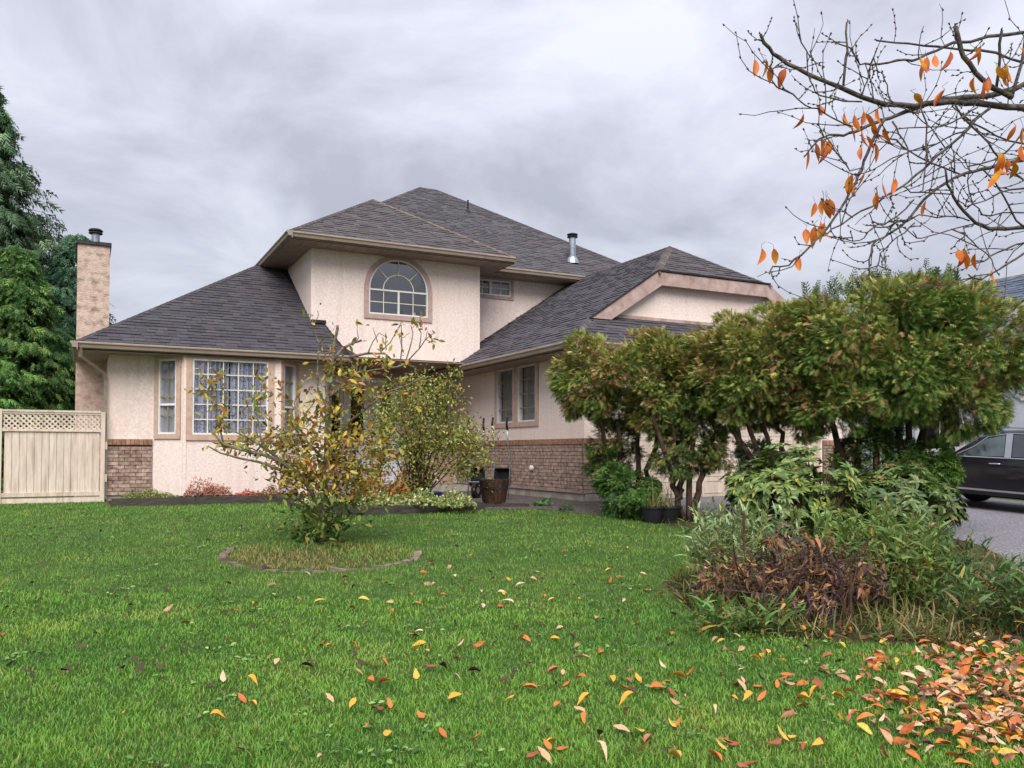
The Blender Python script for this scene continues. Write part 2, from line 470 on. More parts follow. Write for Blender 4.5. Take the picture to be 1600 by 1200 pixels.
def strap_leaf(w=.1, droop=.5, segs=4):
    V = []; F = []
    for i in range(segs + 1):
        y = i / segs; hw = w / 2 * (1 - y ** 2.2) + .003
        z = -droop * y ** 2.2
        V += [(-hw, y * (1 - .25 * droop * y), z), (hw, y * (1 - .25 * droop * y), z)]
    for i in range(segs):
        F.append((2 * i, 2 * i + 1, 2 * i + 3, 2 * i + 2))
    return np.array(V), np.array(F)


def spray(n=4, w=.07, spread=.42, droop=.15):
    """flat cedar frond: a spine with pairs of side fingers, quads"""
    V = []; F = []
    def finger(x0, y0, x1, y1, hw):
        b = len(V); d = np.array([x1 - x0, y1 - y0], float); L = np.linalg.norm(d); d /= L; nrm = np.array([-d[1], d[0]]) * hw
        m = np.array([x0, y0]) + d * L * .55
        zz = lambda y: -droop * y * y
        V.extend([(x0, y0, zz(y0)), (m[0] + nrm[0], m[1] + nrm[1], zz(m[1]) + .01), (x1, y1, zz(y1)), (m[0] - nrm[0], m[1] - nrm[1], zz(m[1]) - .01)])
        F.append((b, b + 1, b + 2, b + 3))
    finger(0, 0, 0, 1, w * .8)
    for i in range(n):
        y = .12 + .68 * i / max(1, n - 1); l = spread * (1 - .55 * i / n)
        for s in (-1, 1):
            finger(0, y, s * l * .75, y + l * .75, w)
    return np.array(V), np.array(F)


def scatter(name, tmpl, P, D, S, C, m, parent=None, up=None, roll=None, kind=None, flip=.5, cvar=0):
    P = np.asarray(P, float); D = np.asarray(D, float)
    """copies of one leaf shape joined in one mesh: points P, directions D, scales S, colours C"""
    tv, tf = tmpl
    n = len(P); k = len(tv)
    D = D / (np.linalg.norm(D, axis=1, keepdims=True) + 1e-9)
    if up is None: up = np.tile([0, 0, 1.], (n, 1)) + rng.normal(0, flip, (n, 3))
    X = np.cross(D, up); X /= (np.linalg.norm(X, axis=1, keepdims=True) + 1e-9)
    Z = np.cross(X, D)
    S = np.broadcast_to(np.asarray(S, float), (n,)) if np.ndim(S) < 2 else S
    sv = tv[None, :, :] * (S[:, None, None] if np.ndim(S) == 1 else S[:, None, :])
    V = P[:, None, :] + sv[:, :, 0:1] * X[:, None, :] + sv[:, :, 1:2] * D[:, None, :] + sv[:, :, 2:3] * Z[:, None, :]
    F = (tf[None] + (np.arange(n) * k)[:, None, None]).reshape(-1, tf.shape[1])
    CC = np.repeat(np.asarray(C), k, axis=0)
    return obj(name, V.reshape(-1, 3), F, m, parent, colors=CC, kind=kind)


def palette(n, cols, wts, var=.15, choice=None):
    cols = np.array([lin(*c)[:3] for c in cols])
    idx = rng.choice(len(cols), n, p=np.array(wts) / sum(wts)) if choice is None else choice
    c = cols[idx] * (1 + rng.normal(0, var, (n, 1)))
    return np.clip(c * (1 + rng.normal(0, var * .25, (n, 3))), .002, 1)


def inpoly(x, y, poly):
    x = np.asarray(x); y = np.asarray(y); r = np.zeros(x.shape, bool); n = len(poly)
    for i in range(n):
        x0, y0 = poly[i]; x1, y1 = poly[(i + 1) % n]
        c = ((y0 > y) != (y1 > y)) & (x < (x1 - x0) * (y - y0) / (y1 - y0 + 1e-12) + x0)
        r ^= c
    return r


def clip_half(poly, axis, val, keep_ge):
    out = []
    n = len(poly)
    for i in range(n):
        a, b = poly[i], poly[(i + 1) % n]
        ia = (a[axis] >= val) == keep_ge or a[axis] == val; ib = (b[axis] >= val) == keep_ge or b[axis] == val
        if ia: out.append(a)
        if ia != ib:
            t = (val - a[axis]) / (b[axis] - a[axis]); out.append((a[0] + t * (b[0] - a[0]), a[1] + t * (b[1] - a[1])))
    return out


def sheet(name, poly, lift, m, parent=None):
    """ground-hugging sheet; the terrain is planar between y=-8.4 and 14 and flat outside"""
    mb = MB()
    for lo, hi in ((-1e3, -8.4), (-8.4, 14), (14, 1e3)):
        q = clip_half(clip_half(poly, 1, lo, True), 1, hi, False)
        if len(q) >= 3:
            mb.poly([(x, y, float(GZ(x, y)) + lift) for x, y in q])
    o = mb.build(name, m, parent)
    import bmesh
    bm = bmesh.new(); bm.from_mesh(o.data); bmesh.ops.triangulate(bm, faces=bm.faces, ngon_method='EAR_CLIP'); bm.to_mesh(o.data); bm.free()
    return o


def fbm(x, y, s, seed=0):
    """cheap smooth 2-D noise"""
    r = np.random.default_rng(seed); v = 0
    for k in range(7):
        a = r.uniform(0, 6.28); f = s * (1.6 ** (k / 2)); ph = r.uniform(0, 6.28)
        v = v + np.sin((x * math.cos(a) + y * math.sin(a)) * f + ph + 1.3 * np.sin((x * math.sin(a) - y * math.cos(a)) * f * .7 + ph * 2)) / (1 + k * .35)
    return v / 3.2


# ------------------------------------------------------------------ ground
DRIVE = [(9.3, 14.3), (9.35, 12.0), (9.7, 11.1), (10.6, 10.4), (11.3, 9.4), (11.6, 8.6), (11.1, 7.4), (10.0, 6.2), (8.6, 5.1), (7.5, 4.45), (6.6, 3.0), (6.2, 0.5), (6, -8), (22, -8), (19, 3), (18.6, 14.3)]
PATH = [(6.25, 13.35), (7.3, 13.25), (7.9, 11.9), (8.5, 11.45), (9.35, 11.6), (9.3, 14.28), (8.95, 14.3), (8.95, 21.0), (4.87, 21.0), (4.87, 17.2), (6.0, 15.6)]
BED = [(0.42, 16.92), (3.3, 16.72), (3.84, 13.22), (6.2, 13.4), (6.0, 15.6), (4.87, 17.2), (4.87, 18.82), (0.4, 18.82)]
CEDARBED = [(7.9, 11.9), (8.2, 10.8), (8.2, 9.8), (9.0, 8.6), (9.3, 7.6), (11.1, 7.4), (11.6, 8.6), (11.3, 9.4), (10.6, 10.4), (9.7, 11.1), (9.35, 11.6), (8.5, 11.45)]
RHBED = [(4.75, 5.9), (4.55, 5.0), (5.2, 4.4), (6.3, 3.9), (7.4, 4.3), (8.6, 5.1), (10.0, 6.2), (11.1, 7.4), (9.3, 7.6), (8.6, 8.2), (7.4, 8.2), (6.2, 7.4), (5.2, 6.8)]
RC, RR = np.array([2.5, 9.75]), 1.12


def ground_mat():
    m = mat('lawn_soil', lin(76, 98, 42), lin(56, 72, 32), scale=9, rough=.95, bump=.8, bscale=40, bdist=.03, c3=lin(84, 84, 40), scale3=1.1, amt3=.5)
    return m


M['ground'] = ground_mat()
gm = MB()
ys = [-300, -8.4, 0, 7, 14, 40, 400]; xs = [-300, -20, 0, 20, 300]
for a, b in zip(xs[:-1], xs[1:]):
    for c, d in zip(ys[:-1], ys[1:]):
        gm.poly([(a, c, float(GZ(a, c))), (b, c, float(GZ(b, c))), (b, d, float(GZ(b, d))), (a, d, float(GZ(a, d)))])
tag(gm.build('ground', M['ground']), kind='structure')
tag(sheet('driveway', DRIVE, .012, M['asphalt']), kind='structure')
tag(sheet('path', PATH, .008, M['pebble']), kind='structure')
tag(sheet('planting_bed_soil', BED, .004, M['soil']), kind='structure')
M['roughsoil'] = mat('rough_soil', lin(78, 68, 44), lin(52, 46, 30), scale=10, rough=.98, bump=.9, bscale=24, bdist=.04, c3=lin(66, 84, 36), scale3=2, amt3=.8)
tag(sheet('border_soil', CEDARBED, .004, M['roughsoil']), kind='structure')
tag(sheet('shrub_bed_soil', RHBED, .005, M['roughsoil']), kind='structure')
st = MB()
st.box(5.0, 30, -16, -8.2, -2.1, -2.035)
tag(st.build('street', M['asphalt']), kind='structure')


# ------------------------------------------------------------------ grass
def grass():
    n = 400000
    d = np.exp(rng.uniform(math.log(2.6), math.log(21.5), n))
    l = rng.uniform(-.80, .74, n) * d
    x = d * Hv[0] + l * Rv[0]; y = d * Hv[1] + l * Rv[1]
    ex = fbm(x, y, 4.0, 21) * .10
    bad = inpoly(x, y, DRIVE) | inpoly(x + ex, y, PATH) | inpoly(x, y, BED) | inpoly(x + ex, y + ex, CEDARBED) | inpoly(x + ex, y - ex, RHBED) | (y > 18.66) | ((x > .3) & (y > 16.95)) | (x > 9.6) | ((x > 6.6) & (y < 4.4))
    # ragged lawn edges
    r = np.hypot(x - RC[0], y - RC[1])
    ringm = r < RR - .03
    bad |= (np.abs(r - RR) < .05) & ((x - RC[0]) * Hv[0] + (y - RC[1]) * Hv[1] < .25)
    k = ~bad
    x, y, d, ringm = x[k], y[k], d[k], ringm[k]
    n = len(x)
    z = GZ(x, y) + np.where(ringm, .05 * np.clip(1 - (np.hypot(x - RC[0], y - RC[1]) / RR) ** 2, 0, 1), 0)
    n1 = fbm(x, y, 1.5, 1); n2 = fbm(x, y, 5.5, 2); n3 = fbm(x, y, 14, 3)
    h = (.021 + .011 * n2 + .009 * n3) * rng.uniform(.5, 1.3, n) + .009
    h = np.clip(h, .014, .09); h[ringm] *= 1.2
    wd = .0026 + .00095 * d
    hd = rng.uniform(0, 2 * math.pi, n); lean = rng.uniform(.25, 1.1, n)
    lx = np.cos(hd) * lean * h; ly = np.sin(hd) * lean * h
    pa = hd + math.pi / 2 + rng.normal(0, .5, n); px_, py_ = np.cos(pa) * wd / 2, np.sin(pa) * wd / 2
    P = np.stack([x, y, z], 1)
    V = np.empty((n, 5, 3))
    o = lambda a, b, c: np.stack([a, b, c], 1)
    V[:, 0] = P + o(-px_, -py_, 0 * h - .004); V[:, 1] = P + o(px_, py_, 0 * h - .004)
    V[:, 2] = P + o(lx * .35 + px_ * .8, ly * .35 + py_ * .8, h * .62); V[:, 3] = P + o(lx * .35 - px_ * .8, ly * .35 - py_ * .8, h * .62)
    V[:, 4] = P + o(lx, ly, h)
    # colours: patches of fresh green, mid green, moss, straw
    g1, g2, g3, straw = [np.array(lin(*c)[:3]) for c in ((126, 168, 68), (90, 138, 56), (158, 182, 80), (168, 150, 96))]
    t = np.clip(.5 + .5 * n1 + .5 * n2 + .2 * n3 + rng.normal(0, .25, n), 0, 1)[:, None]
    c = g2 * (1 - t) + g1 * t
    t3 = np.clip(fbm(x, y, 2.6, 9) * 1.4 - .55 + rng.normal(0, .25, n), 0, .8)[:, None]
    c = c * (1 - t3) + g3 * t3
    ps = np.full(n, .02); ps[ringm] = np.clip(.55 + .5 * fbm(x, y, 2.2, 5)[ringm] - .25 * (x[ringm] - RC[0]), .2, .9)
    ps += .12 * (np.clip(fbm(x, y, 1.1, 11), .35, 1) - .35)
    s = (rng.random(n) < ps)[:, None]
    c = np.where(s, straw * rng.uniform(.7, 1.1, (n, 1)), c) * rng.uniform(.88, 1.12, (n, 1))
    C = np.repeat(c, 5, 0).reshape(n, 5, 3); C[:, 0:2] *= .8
    near = d < 7.5
    C = C.reshape(n, 5, 3)
    T = np.array([(0, 1, 2), (0, 2, 3), (3, 2, 4)])
    m1 = int(near.sum()); m2 = n - m1
    Fa = (T[None] + (np.arange(m1) * 5)[:, None, None]).reshape(-1, 3)
    Fb = np.array([(0, 1, 2)])[None] + (np.arange(m2) * 3)[:, None, None] + m1 * 5
    F = np.vstack([Fa, Fb.reshape(-1, 3)])
    V = np.vstack([V[near].reshape(-1, 3), V[~near][:, [0, 1, 4]].reshape(-1, 3)])
    C = np.vstack([C[near].reshape(-1, 3), C[~near][:, [0, 1, 4]].reshape(-1, 3)])
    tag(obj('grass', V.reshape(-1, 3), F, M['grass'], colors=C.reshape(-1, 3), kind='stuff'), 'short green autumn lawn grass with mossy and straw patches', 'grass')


grass()

# ------------------------------------------------------------------ the house
P_ = .66
HE = 2.147; XL, YL = -.206, 18.173
XG, XR = 8.30, 12.614
ZU = 4.986; UX0, UX1, UY = 4.03, 9.716, 18.9
MY = 20.03
house = empty('house', (8, 18.8, -1.0), 'pale pink stucco two storey house with dark shingle hip roofs and brick skirting', 'house')

SHINGLE_OBJ = {'n': 0}


def clip_convex(sub, clip):
    out = sub
    m_ = len(clip)
    # orientation
    ar = sum(clip[i][0] * clip[(i + 1) % m_][1] - clip[(i + 1) % m_][0] * clip[i][1] for i in range(m_))
    sg = 1 if ar > 0 else -1
    for i in range(m_):
        a, b = clip[i], clip[(i + 1) % m_]
        ex, ey = b[0] - a[0], b[1] - a[1]
        res = []
        for j in range(len(out)):
            p, q = out[j], out[(j + 1) % len(out)]
            dp = sg * (ex * (p[1] - a[1]) - ey * (p[0] - a[0])); dq = sg * (ex * (q[1] - a[1]) - ey * (q[0] - a[0]))
            if dp >= 0: res.append(p)
            if (dp >= 0) != (dq >= 0):
                t = dp / (dp - dq); res.append((p[0] + t * (q[0] - p[0]), p[1] + t * (q[1] - p[1])))
        out = res
        if len(out) < 3: return []
    return out


def roof_plane(O, eave_dir, in_dir, pitch, polys, parent, tone=(84, 78, 80), single=False, seed=1, shingles=True):
    """O: eave origin (x,y,z); polys: convex polygons in plan coordinates (u along the eave, r horizontal run inwards)"""
    r_ = random.Random(seed)
    O = np.array(O, float); U = np.array([*eave_dir, 0.0]); I = np.array([*in_dir, 0.0])
    k = math.sqrt(1 + pitch * pitch)
    Vd = (I + np.array([0, 0, pitch])) / k
    Nn = np.cross(U, Vd); Nn = Nn if Nn[2] > 0 else -Nn
    P3 = lambda u, v, h=0: O + U * u + Vd * v + Nn * h
    base = MB()
    pv = [[(u, r * k) for u, r in q] for q in polys]
    for q in pv:
        base.prism([P3(u, v, -.03) for u, v in q], Nn * .03)
    rp = base.build('roof_deck', M['sheath'], parent)
    if not shingles: return rp
    e = .145
    V = []; F = []; C = []
    base_c = np.array(lin(*tone)[:3])
    us = [u for q in pv for u, v in q]; vs = [v for q in pv for u, v in q]
    umin, umax, vmax = min(us), max(us), max(vs)
    row = 0; v0 = -.02; singles = []
    while v0 < vmax:
        u = umin - r_.uniform(0, .3)
        while u < umax:
            wd = r_.choice((.16, .2, .26, .33, .22)); raised = r_.random() < .5
            t = .011 + (.011 if raised else 0) + r_.uniform(-.002, .002)
            rect = [(u + .002, v0), (u + wd - .002, v0), (u + wd - .002, v0 + e + .01), (u + .002, v0 + e + .01)]
            cc = base_c * r_.choice((.84, .92, .98, 1.02, 1.08, 1.16)) * (1 + .05 * math.sin(row * 1.7))
            cc = cc * np.array([1 + r_.uniform(-.03, .05), 1, 1 + r_.uniform(-.04, .05)])
            for ci, q in enumerate(pv):
                s_ = clip_convex(rect, q)
                if len(s_) < 3: continue
                if min(v for a, v in s_) > v0 + e * .8: continue
                n = len(s_)
                hh = [t * (1 - (v - v0) / (e + .03)) + .004 for a, v in s_]
                vv = [P3(a, v, h) for (a, v), h in zip(s_, hh)] + [P3(a, v, 0) for a, v in s_]
                ff = [tuple(range(n))] + [(i, n + i, n + (i + 1) % n, (i + 1) % n) for i in range(n)]
                if single:
                    singles.append((vv, ff, cc))
                else:
                    b = len(V); V += vv; F += [tuple(i + b for i in q_) for q_ in ff]; C += [cc] * (2 * n)
            u += wd
        v0 += e; row += 1
    if single:
        singles.sort(key=lambda a: float(np.linalg.norm(a[0][0])))
        for vv, ff, cc in singles[:300]:
            obj('shingle', vv, ff, M['shingle'], rp, colors=np.tile(cc, (len(vv), 1)))
        for vv, ff, cc in singles[300:]:
            b = len(V); V += vv; F += [tuple(i + b for i in q_) for q_ in ff]; C += [cc] * len(vv)
    if V:
        obj('shingles', V, F, M['shingle'], rp, colors=np.array(C), kind='stuff')
    return rp


def hip_caps(p0, p1, n1, n2, parent, tone=(84, 79, 80), step=.18, wd=.14):
    """overlapping cap shingles along a hip or ridge; n1,n2 = horizontal directions falling away on either side"""
    p0, p1 = np.array(p0, float), np.array(p1, float); L = np.linalg.norm(p1 - p0); t = (p1 - p0) / L
    V = []; F = []; C = []; c0 = np.array(lin(*tone)[:3])
    n1, n2 = [np.array(n, dtype=float) / np.linalg.norm(n) for n in (n1, n2)]
    m_ = int(L / step)
    for i in range(m_ + 1):
        a = p0 + t * (i * step); b = a + t * step * 1.08
        if np.linalg.norm(b - p0) > L + .05: b = p1 + t * .02
        z = np.array([0, 0, 1.])
        ha, hb = .030, .020
        vv = [a + z * ha, b + z * hb, b + n1 * wd + z * hb, a + n1 * wd + z * ha, b + n2 * wd + z * hb, a + n2 * wd + z * ha,
              a, a + n1 * wd, a + n2 * wd, b + n1 * wd, b + n2 * wd]
        k = len(V); V += vv
        F += [tuple(j + k for j in q) for q in ((0, 1, 2, 3), (1, 0, 5, 4), (0, 3, 7, 6), (5, 0, 6, 8), (3, 2, 9, 7), (4, 5, 8, 10))]
        C += [c0 * random.choice((.8, .95, 1.05, 1.2))] * len(vv)
    return obj('ridge_caps', V, F, M['shingle'], parent, colors=np.array(C), kind='stuff')


def gutter(name, p0, p1, out, parent, m='gutter', drop=0.0):
    """K-profile eaves gutter from p0 to p1, outward direction out"""
    p0, p1, o = np.array(p0, float), np.array(p1, float), np.array([*out, 0.0])
    prof = [(0, .0), (.105, .0), (.115, -.012), (.115, -.035), (.09, -.06), (.075, -.115), (0, -.12), (0, -.16), (-.02, -.16), (-.02, .0)]
    mb = MB(); mb.prism([p0 + o * (a - .03) + np.array([0, 0, z + drop]) for a, z in prof], p1 - p0)
    return mb.build(name, M[m], parent)


def dir3(a, b, pitch):
    v = np.array([a, b, -pitch]); return v


# --- roofs
up = P_
# left lower roof: front plane, left plane
rl = roof_plane((XL, YL, HE), (1, 0), (0, 1), P_, [[(0, 0), (5.43, 0), (5.166, 1.391), (4.9, 4.1), (4.1, 4.1)], ], house, (76, 73, 77), single=True, seed=3)
roof_plane((XL, YL, HE), (0, 1), (1, 0), P_, [[(0, 0), (4.1, 4.1), (11.5, 4.1), (11.5, 0)]], house, (76, 73, 77), seed=4)
zt = HE + P_ * 4.1
hip_caps((XL + .02, YL + .02, HE + .01), (XL + 4.1, YL + 4.1, zt), dir3(0, -1, P_), dir3(-1, 0, P_), rl, (76, 73, 77))
# small return roof that runs down the front wall to the porch
A = np.array((4.96, 19.54, 3.065)); B = np.array((5.224, 18.173, 2.15)); K = np.array((5.12, 19.54, 2.66)); Cc = np.array((5.80, 19.54, 2.32))
rr = MB(); rr.prism([A, B, K], (0, 0, -.05)); rr.prism([K, B, Cc], (0, 0, -.05)); rr.build('return_roof', M['sheath'], house)
V_ = []; F_ = []; C_ = []
for tri in ((B, Cc, K), (B, K, A)):
    for i in range(9):
        a, b = i / 9, (i + 1.05) / 9
        q = [tri[0] + (tri[2] - tri[0]) * a, tri[1] + (tri[2] - tri[1]) * a, tri[1] + (tri[2] - tri[1]) * min(b, 1), tri[0] + (tri[2] - tri[0]) * min(b, 1)]
        lift = [.03, .03, .012, .012]
        base = len(V_)
        V_ += [p + np.array((0, 0, l)) for p, l in zip(q, lift)] + [q[0], q[1]]
        F_ += [tuple(base + j for j in (0, 1, 2, 3)), tuple(base + j for j in (0, 4, 5, 1))]
        C_ += [np.array(lin(76, 73, 77)[:3]) * random.uniform(.8, 1.2)] * 6
obj('return_shingles', V_, F_, M['shingle'], house, colors=np.array(C_), kind='stuff')
cp = MB(); cp.box(4.66, 5.0, 19.40, 19.56, 3.02, 3.10); cp.build('ridge_flashing', M['sheath'], house)

# upper bump roof
bump = roof_plane((UX0, UY, ZU), (1, 0), (0, 1), P_, [[(0, 0), (5.686, 0), (2.843, 2.843)]], house, (90, 86, 87), seed=5)
roof_plane((UX1, UY, ZU), (0, 1), (-1, 0), P_, [[(0, 0), (2.843, 2.843), (3.973, 2.843), (1.13, 0)]], house, (90, 86, 87), seed=6)
roof_plane((UX0, UY, ZU), (0, 1), (1, 0), P_, [[(0, 0), (2.843, 2.843), (3.973, 2.843), (12.49, 0)], [(3.973, 2.843), (6.81, 5.68), (12.49, 0)]], house, (90, 86, 87), seed=7)
zb = ZU + P_ * 2.843
hip_caps((UX0, UY, ZU + .01), (6.873, 21.743, zb), dir3(0, -1, P_), dir3(-1, 0, P_), bump)
hip_caps((UX1, UY, ZU + .01), (6.873, 21.743, zb), dir3(0, -1, P_), dir3(1, 0, P_), bump, (112, 100, 90))
hip_caps((6.873, 21.743, zb), (6.873, 22.87, zb), dir3(-1, 0, P_), dir3(1, 0, P_), bump)
# main roof
MX1, MXR, MYR = 9.713, 10.34, 25.713
zm = ZU + P_ * 5.683
mainr = roof_plane((6.873, MY, ZU), (1, 0), (0, 1), P_, [[(0, 2.843), (2.843, 0), (9.15, 0), (3.467, 5.683), (2.84, 5.683)]], house, (88, 85, 88), seed=8)
roof_plane((16.023, MY, ZU), (0, 1), (-1, 0), P_, [[(0, 0), (5.683, 5.683), (11.366, 0)]], house, (88, 85, 88), shingles=False)
roof_plane((UX0, 31.396, ZU), (1, 0), (0, -1), P_, [[(0, 0), (5.683, 5.683), (6.31, 5.683), (11.99, 0)]], house, (88, 85, 88), shingles=False)
hip_caps((6.95, 22.95, zb + .05), (MX1, MYR, zm), dir3(0, -1, P_), dir3(-1, 0, P_), mainr)
hip_caps((MX1, MYR, zm), (MXR, MYR, zm), dir3(0, -1, P_), dir3(0, 1, P_), mainr)
hip_caps((16.02, MY, ZU), (MXR, MYR, zm), dir3(0, -1, P_), dir3(1, 0, P_), mainr)
# wing roof
ZR = HE + P_ * (XR - XG); YB = 14.58; XC = 10.985
ZC = HE + P_ * (XC - XG); YJ = YB + (XR - XC); EY = 13.65
wing = roof_plane((XG, EY, HE), (0, 1), (1, 0), P_, [[(0, 0), (.93, .93), (.93, 0)], [(.93, 0), (.93, XC - XG), (YJ - EY, XR - XG), (7.04, XR - XG), (7.04, 0)]], house, (84, 81, 86), seed=9)
XE = 2 * XR - XG
roof_plane((XE, EY, HE), (0, 1), (-1, 0), P_, [[(0, 0), (.93, .93), (.93, 0)], [(.93, 0), (.93, XC - XG), (YJ - EY, XR - XG), (10, XR - XG), (10, 0)]], house, (84, 81, 86), shingles=False)
roof_plane((XC, YB, ZC), (1, 0), (0, 1), P_, [[(0, 0), (2 * (XR - XC), 0), (XR - XC, XR - XC)]], house, (86, 82, 84), seed=10)
roof_plane((XG, EY, HE), (1, 0), (0, 1), P_, [[(0, 0), (XE - XG, 0), (XE - XG - 1.1, 1.1), (1.1, 1.1)]], house, (78, 75, 79), seed=11)
hip_caps((XC, YB, ZC), (XR, YJ, ZR), dir3(0, -1, P_), dir3(-1, 0, P_), wing, (100, 92, 88), wd=.17)
hip_caps((2 * XR - XC, YB, ZC), (XR, YJ, ZR), dir3(0, -1, P_), dir3(1, 0, P_), wing)
hip_caps((XR, YJ, ZR), (XR, 21.0, ZR), dir3(-1, 0, P_), dir3(1, 0, P_), wing)
hip_caps((XG, EY, HE), (XG + .93, EY + .93, HE + P_ * .93), dir3(0, -1, P_), dir3(-1, 0, P_), wing, (92, 86, 88), wd=.17)

# bargeboards of the clipped gable
def xz(pts, y): return [(a, y, b) for a, b in pts]
mx_ = lambda pts: [(2 * XR - a, b) for a, b in pts][::-1]
bl = [(9.27, 2.775), (XC, ZC - .015), (XC + .11, ZC - .30), (9.78, 2.775)]
tp = [(XC, ZC - .016), (2 * XR - XC, ZC - .016), (2 * XR - XC - .11, ZC - .30), (XC + .11, ZC - .30)]
for q in (bl, tp, mx_(bl)):
    MB().prism(xz(q, YB), (0, -.045, 0)).build('barge_board', M['barge'], house)
for q in ([(9.25, 2.76), (XC, ZC + .0), (XC, ZC + .028), (9.25, 2.79)], [(XC, ZC), (2 * XR - XC, ZC), (2 * XR - XC, ZC + .03), (XC, ZC + .03)]):
    MB().prism(xz(q, YB - .01), (0, -.06, 0)).build('drip_edge', M['sheath'], house)
gb = MB().prism(xz([(9.3, 2.75), (2 * XR - 9.3, 2.75), (2 * XR - XC, ZC - .03), (XC, ZC - .03)], YB + .17), (0, .08, 0)); gb.build('gable_wall', M['stucco'], house)
MB().box(9.6, 2 * XR - 9.6, YB + .12, YB + .168, 2.86, 2.93).build('gable_trim', M['barge'], house)
sf = MB().prism([(XC, YB, ZC - .05), (2 * XR - XC, YB, ZC - .05), (2 * XR - XC, YB + .17, ZC - .05), (XC, YB + .17, ZC - .05)], (0, 0, -.01)); sf.build('gable_soffit', M['soffit'], house)

# --- gutters / fascias
gutter('gutter', (XL - .02, YL - .01, HE - .005), (5.23, YL - .01, HE - .005), (0, -1), house)
gutter('gutter', (XL - .01, YL - .12, HE - .006), (XL - .01, 29.5, HE - .006), (-1, 0), house)
gutter('gutter', (UX0 - .02, UY - .01, ZU - .005), (UX1 + .02, UY - .01, ZU - .005), (0, -1), house)
gutter('gutter', (UX0 - .01, UY - .12, ZU - .006), (UX0 - .01, 31.3, ZU - .006), (-1, 0), house)
MB().box(UX1 - .02, UX1 + .015, UY + .005, MY, ZU - .165, ZU - .005).build('fascia', M['darkmetal'], house)
gutter('gutter', (UX1 + .02, MY - .01, ZU - .005), (16.0, MY - .01, ZU - .005), (0, -1), house)
gutter('gutter', (XG - .01, EY - .12, HE - .005), (XG - .01, 21.0, HE - .005), (-1, 0), house)
gutter('gutter', (XG - .02, EY - .01, HE - .006), (XE, EY - .01, HE - .006), (0, -1), house)


def soffit(poly_box, run_axis, parent, z, step=.3):
    """soffit boards: (x0,x1,y0,y1), boards run across, stacked along run_axis"""
    x0, x1, y0, y1 = poly_box
    root = MB().box(x0, x1, y0, y1, z + .008, z + .02).build('soffit', M['soffit'], parent)
    a, b = (x0, x1) if run_axis == 0 else (y0, y1)
    n = max(1, int((b - a) / step))
    for i in range(n):
        s, e = a + (b - a) * i / n + .006, a + (b - a) * (i + 1) / n - .006
        m_ = MB()
        if run_axis == 0: m_.box(s, e, y0, y1, z, z + .0075)
        else: m_.box(x0, x1, s, e, z, z + .0075)
        m_.build('soffit_panel', M['soffit'], root)


soffit((UX0 + .02, UX1 - .02, UY + .02, 19.564), 0, house, ZU - .17)
soffit((UX0 + .02, 4.68, 19.565, 27), 1, house, ZU - .17)
soffit((9.066, UX1 - .02, 19.565, 20.68), 1, house, ZU - .17)
soffit((UX1 - .015, 15.9, MY + .02, 20.686), 0, house, ZU - .171)
soffit((XL + .02, 5.2, YL + .02, 18.82), 0, house, HE - .16)
soffit((XL + .02, .39, 18.825, 29), 1, house, HE - .16)
soffit((XG + .02, 8.95, EY + .02, 21.0), 1, house, HE - .16)
soffit((4.87, 8.95, 18.83, 21.0), 0, house, 2.17, step=.4)

# --- walls
W1 = Wall((.39, 18.82), (1, 0), (0, -1))
wl = MB()
W1.panel(wl, 0, .83, -.88, HE - .16); W1.panel(wl, 3.86, 4.48, -.95, HE - .16)
# bay
b0, b1, b2, b3 = (1.22, 18.82), (1.80, 18.30), (3.71, 18.30), (4.25, 18.82)
WB = Wall(b1, (1, 0), (0, -1))
WBL = Wall(b0, (b1[0] - b0[0], b1[1] - b0[1]), (-(b0[1] - b1[1]), -(b1[0] - b0[0])))
WBR = Wall(b2, (b3[0] - b2[0], b3[1] - b2[1]), (b3[1] - b2[1], -(b3[0] - b2[0])))
LB = math.hypot(b1[0] - b0[0], b1[1] - b0[1]); LR = math.hypot(b3[0] - b2[0], b3[1] - b2[1])
zt_ = HE - .16
hb = (.14, 1.665, .36, 1.93)
WB.panel(wl, 0, 1.91, -.9, zt_, [hb])
hl = (.16, .16 + .43, .37, 1.92)
WBL.panel(wl, 0, LB, -.9, zt_, [hl])
hr = (.14, .14 + .43, .37, 1.92)
WBR.panel(wl, 0, LR, -.9, zt_, [hr])
wl.poly([(.39, 18.82, -1), (.39, 30, -1), (.39, 30, zt_), (.39, 18.82, zt_)])
wl.build('front_wall', M['stucco'], house)
window(house, WB, *hb, nx=4, nz=4, trim=.12, curtain=[(.15, .86, 'curtain', -.065), (.90, 1.66, 'curtain', -.068)], topnz=1, label='big')
window(house, WBL, *hl, nx=1, nz=3, trim=.10, curtain=[(.17, .58, 'sheer', -.06)], sash=.98, muntin='goldmuntin')
window(house, WBR, *hr, nx=1, nz=3, trim=.10, curtain=[(.15, .56, 'sheer', -.06)], sash=.98, muntin='goldmuntin')
for W_, L_ in ((WB, 1.91), (WBL, LB), (WBR, LR)):
    W_.box(MB(), .01, L_ - .01, -1.0, -.9, -.2, -.02).build('foundation', M['darkmetal'], house)  # dark strip put in for the dark gap below the bay
# corner boards of the bay (thin vertical stucco seams)
for (x, y) in (b1, b2):
    MB().prism([(x - .045, y + .02, -.9), (x - .03, y - .012, -.9), (x + .03, y - .014, -.9), (x + .045, y + .02, -.9)], (0, 0, zt_ + .9)).build('corner_bead', M['stucco'], house)

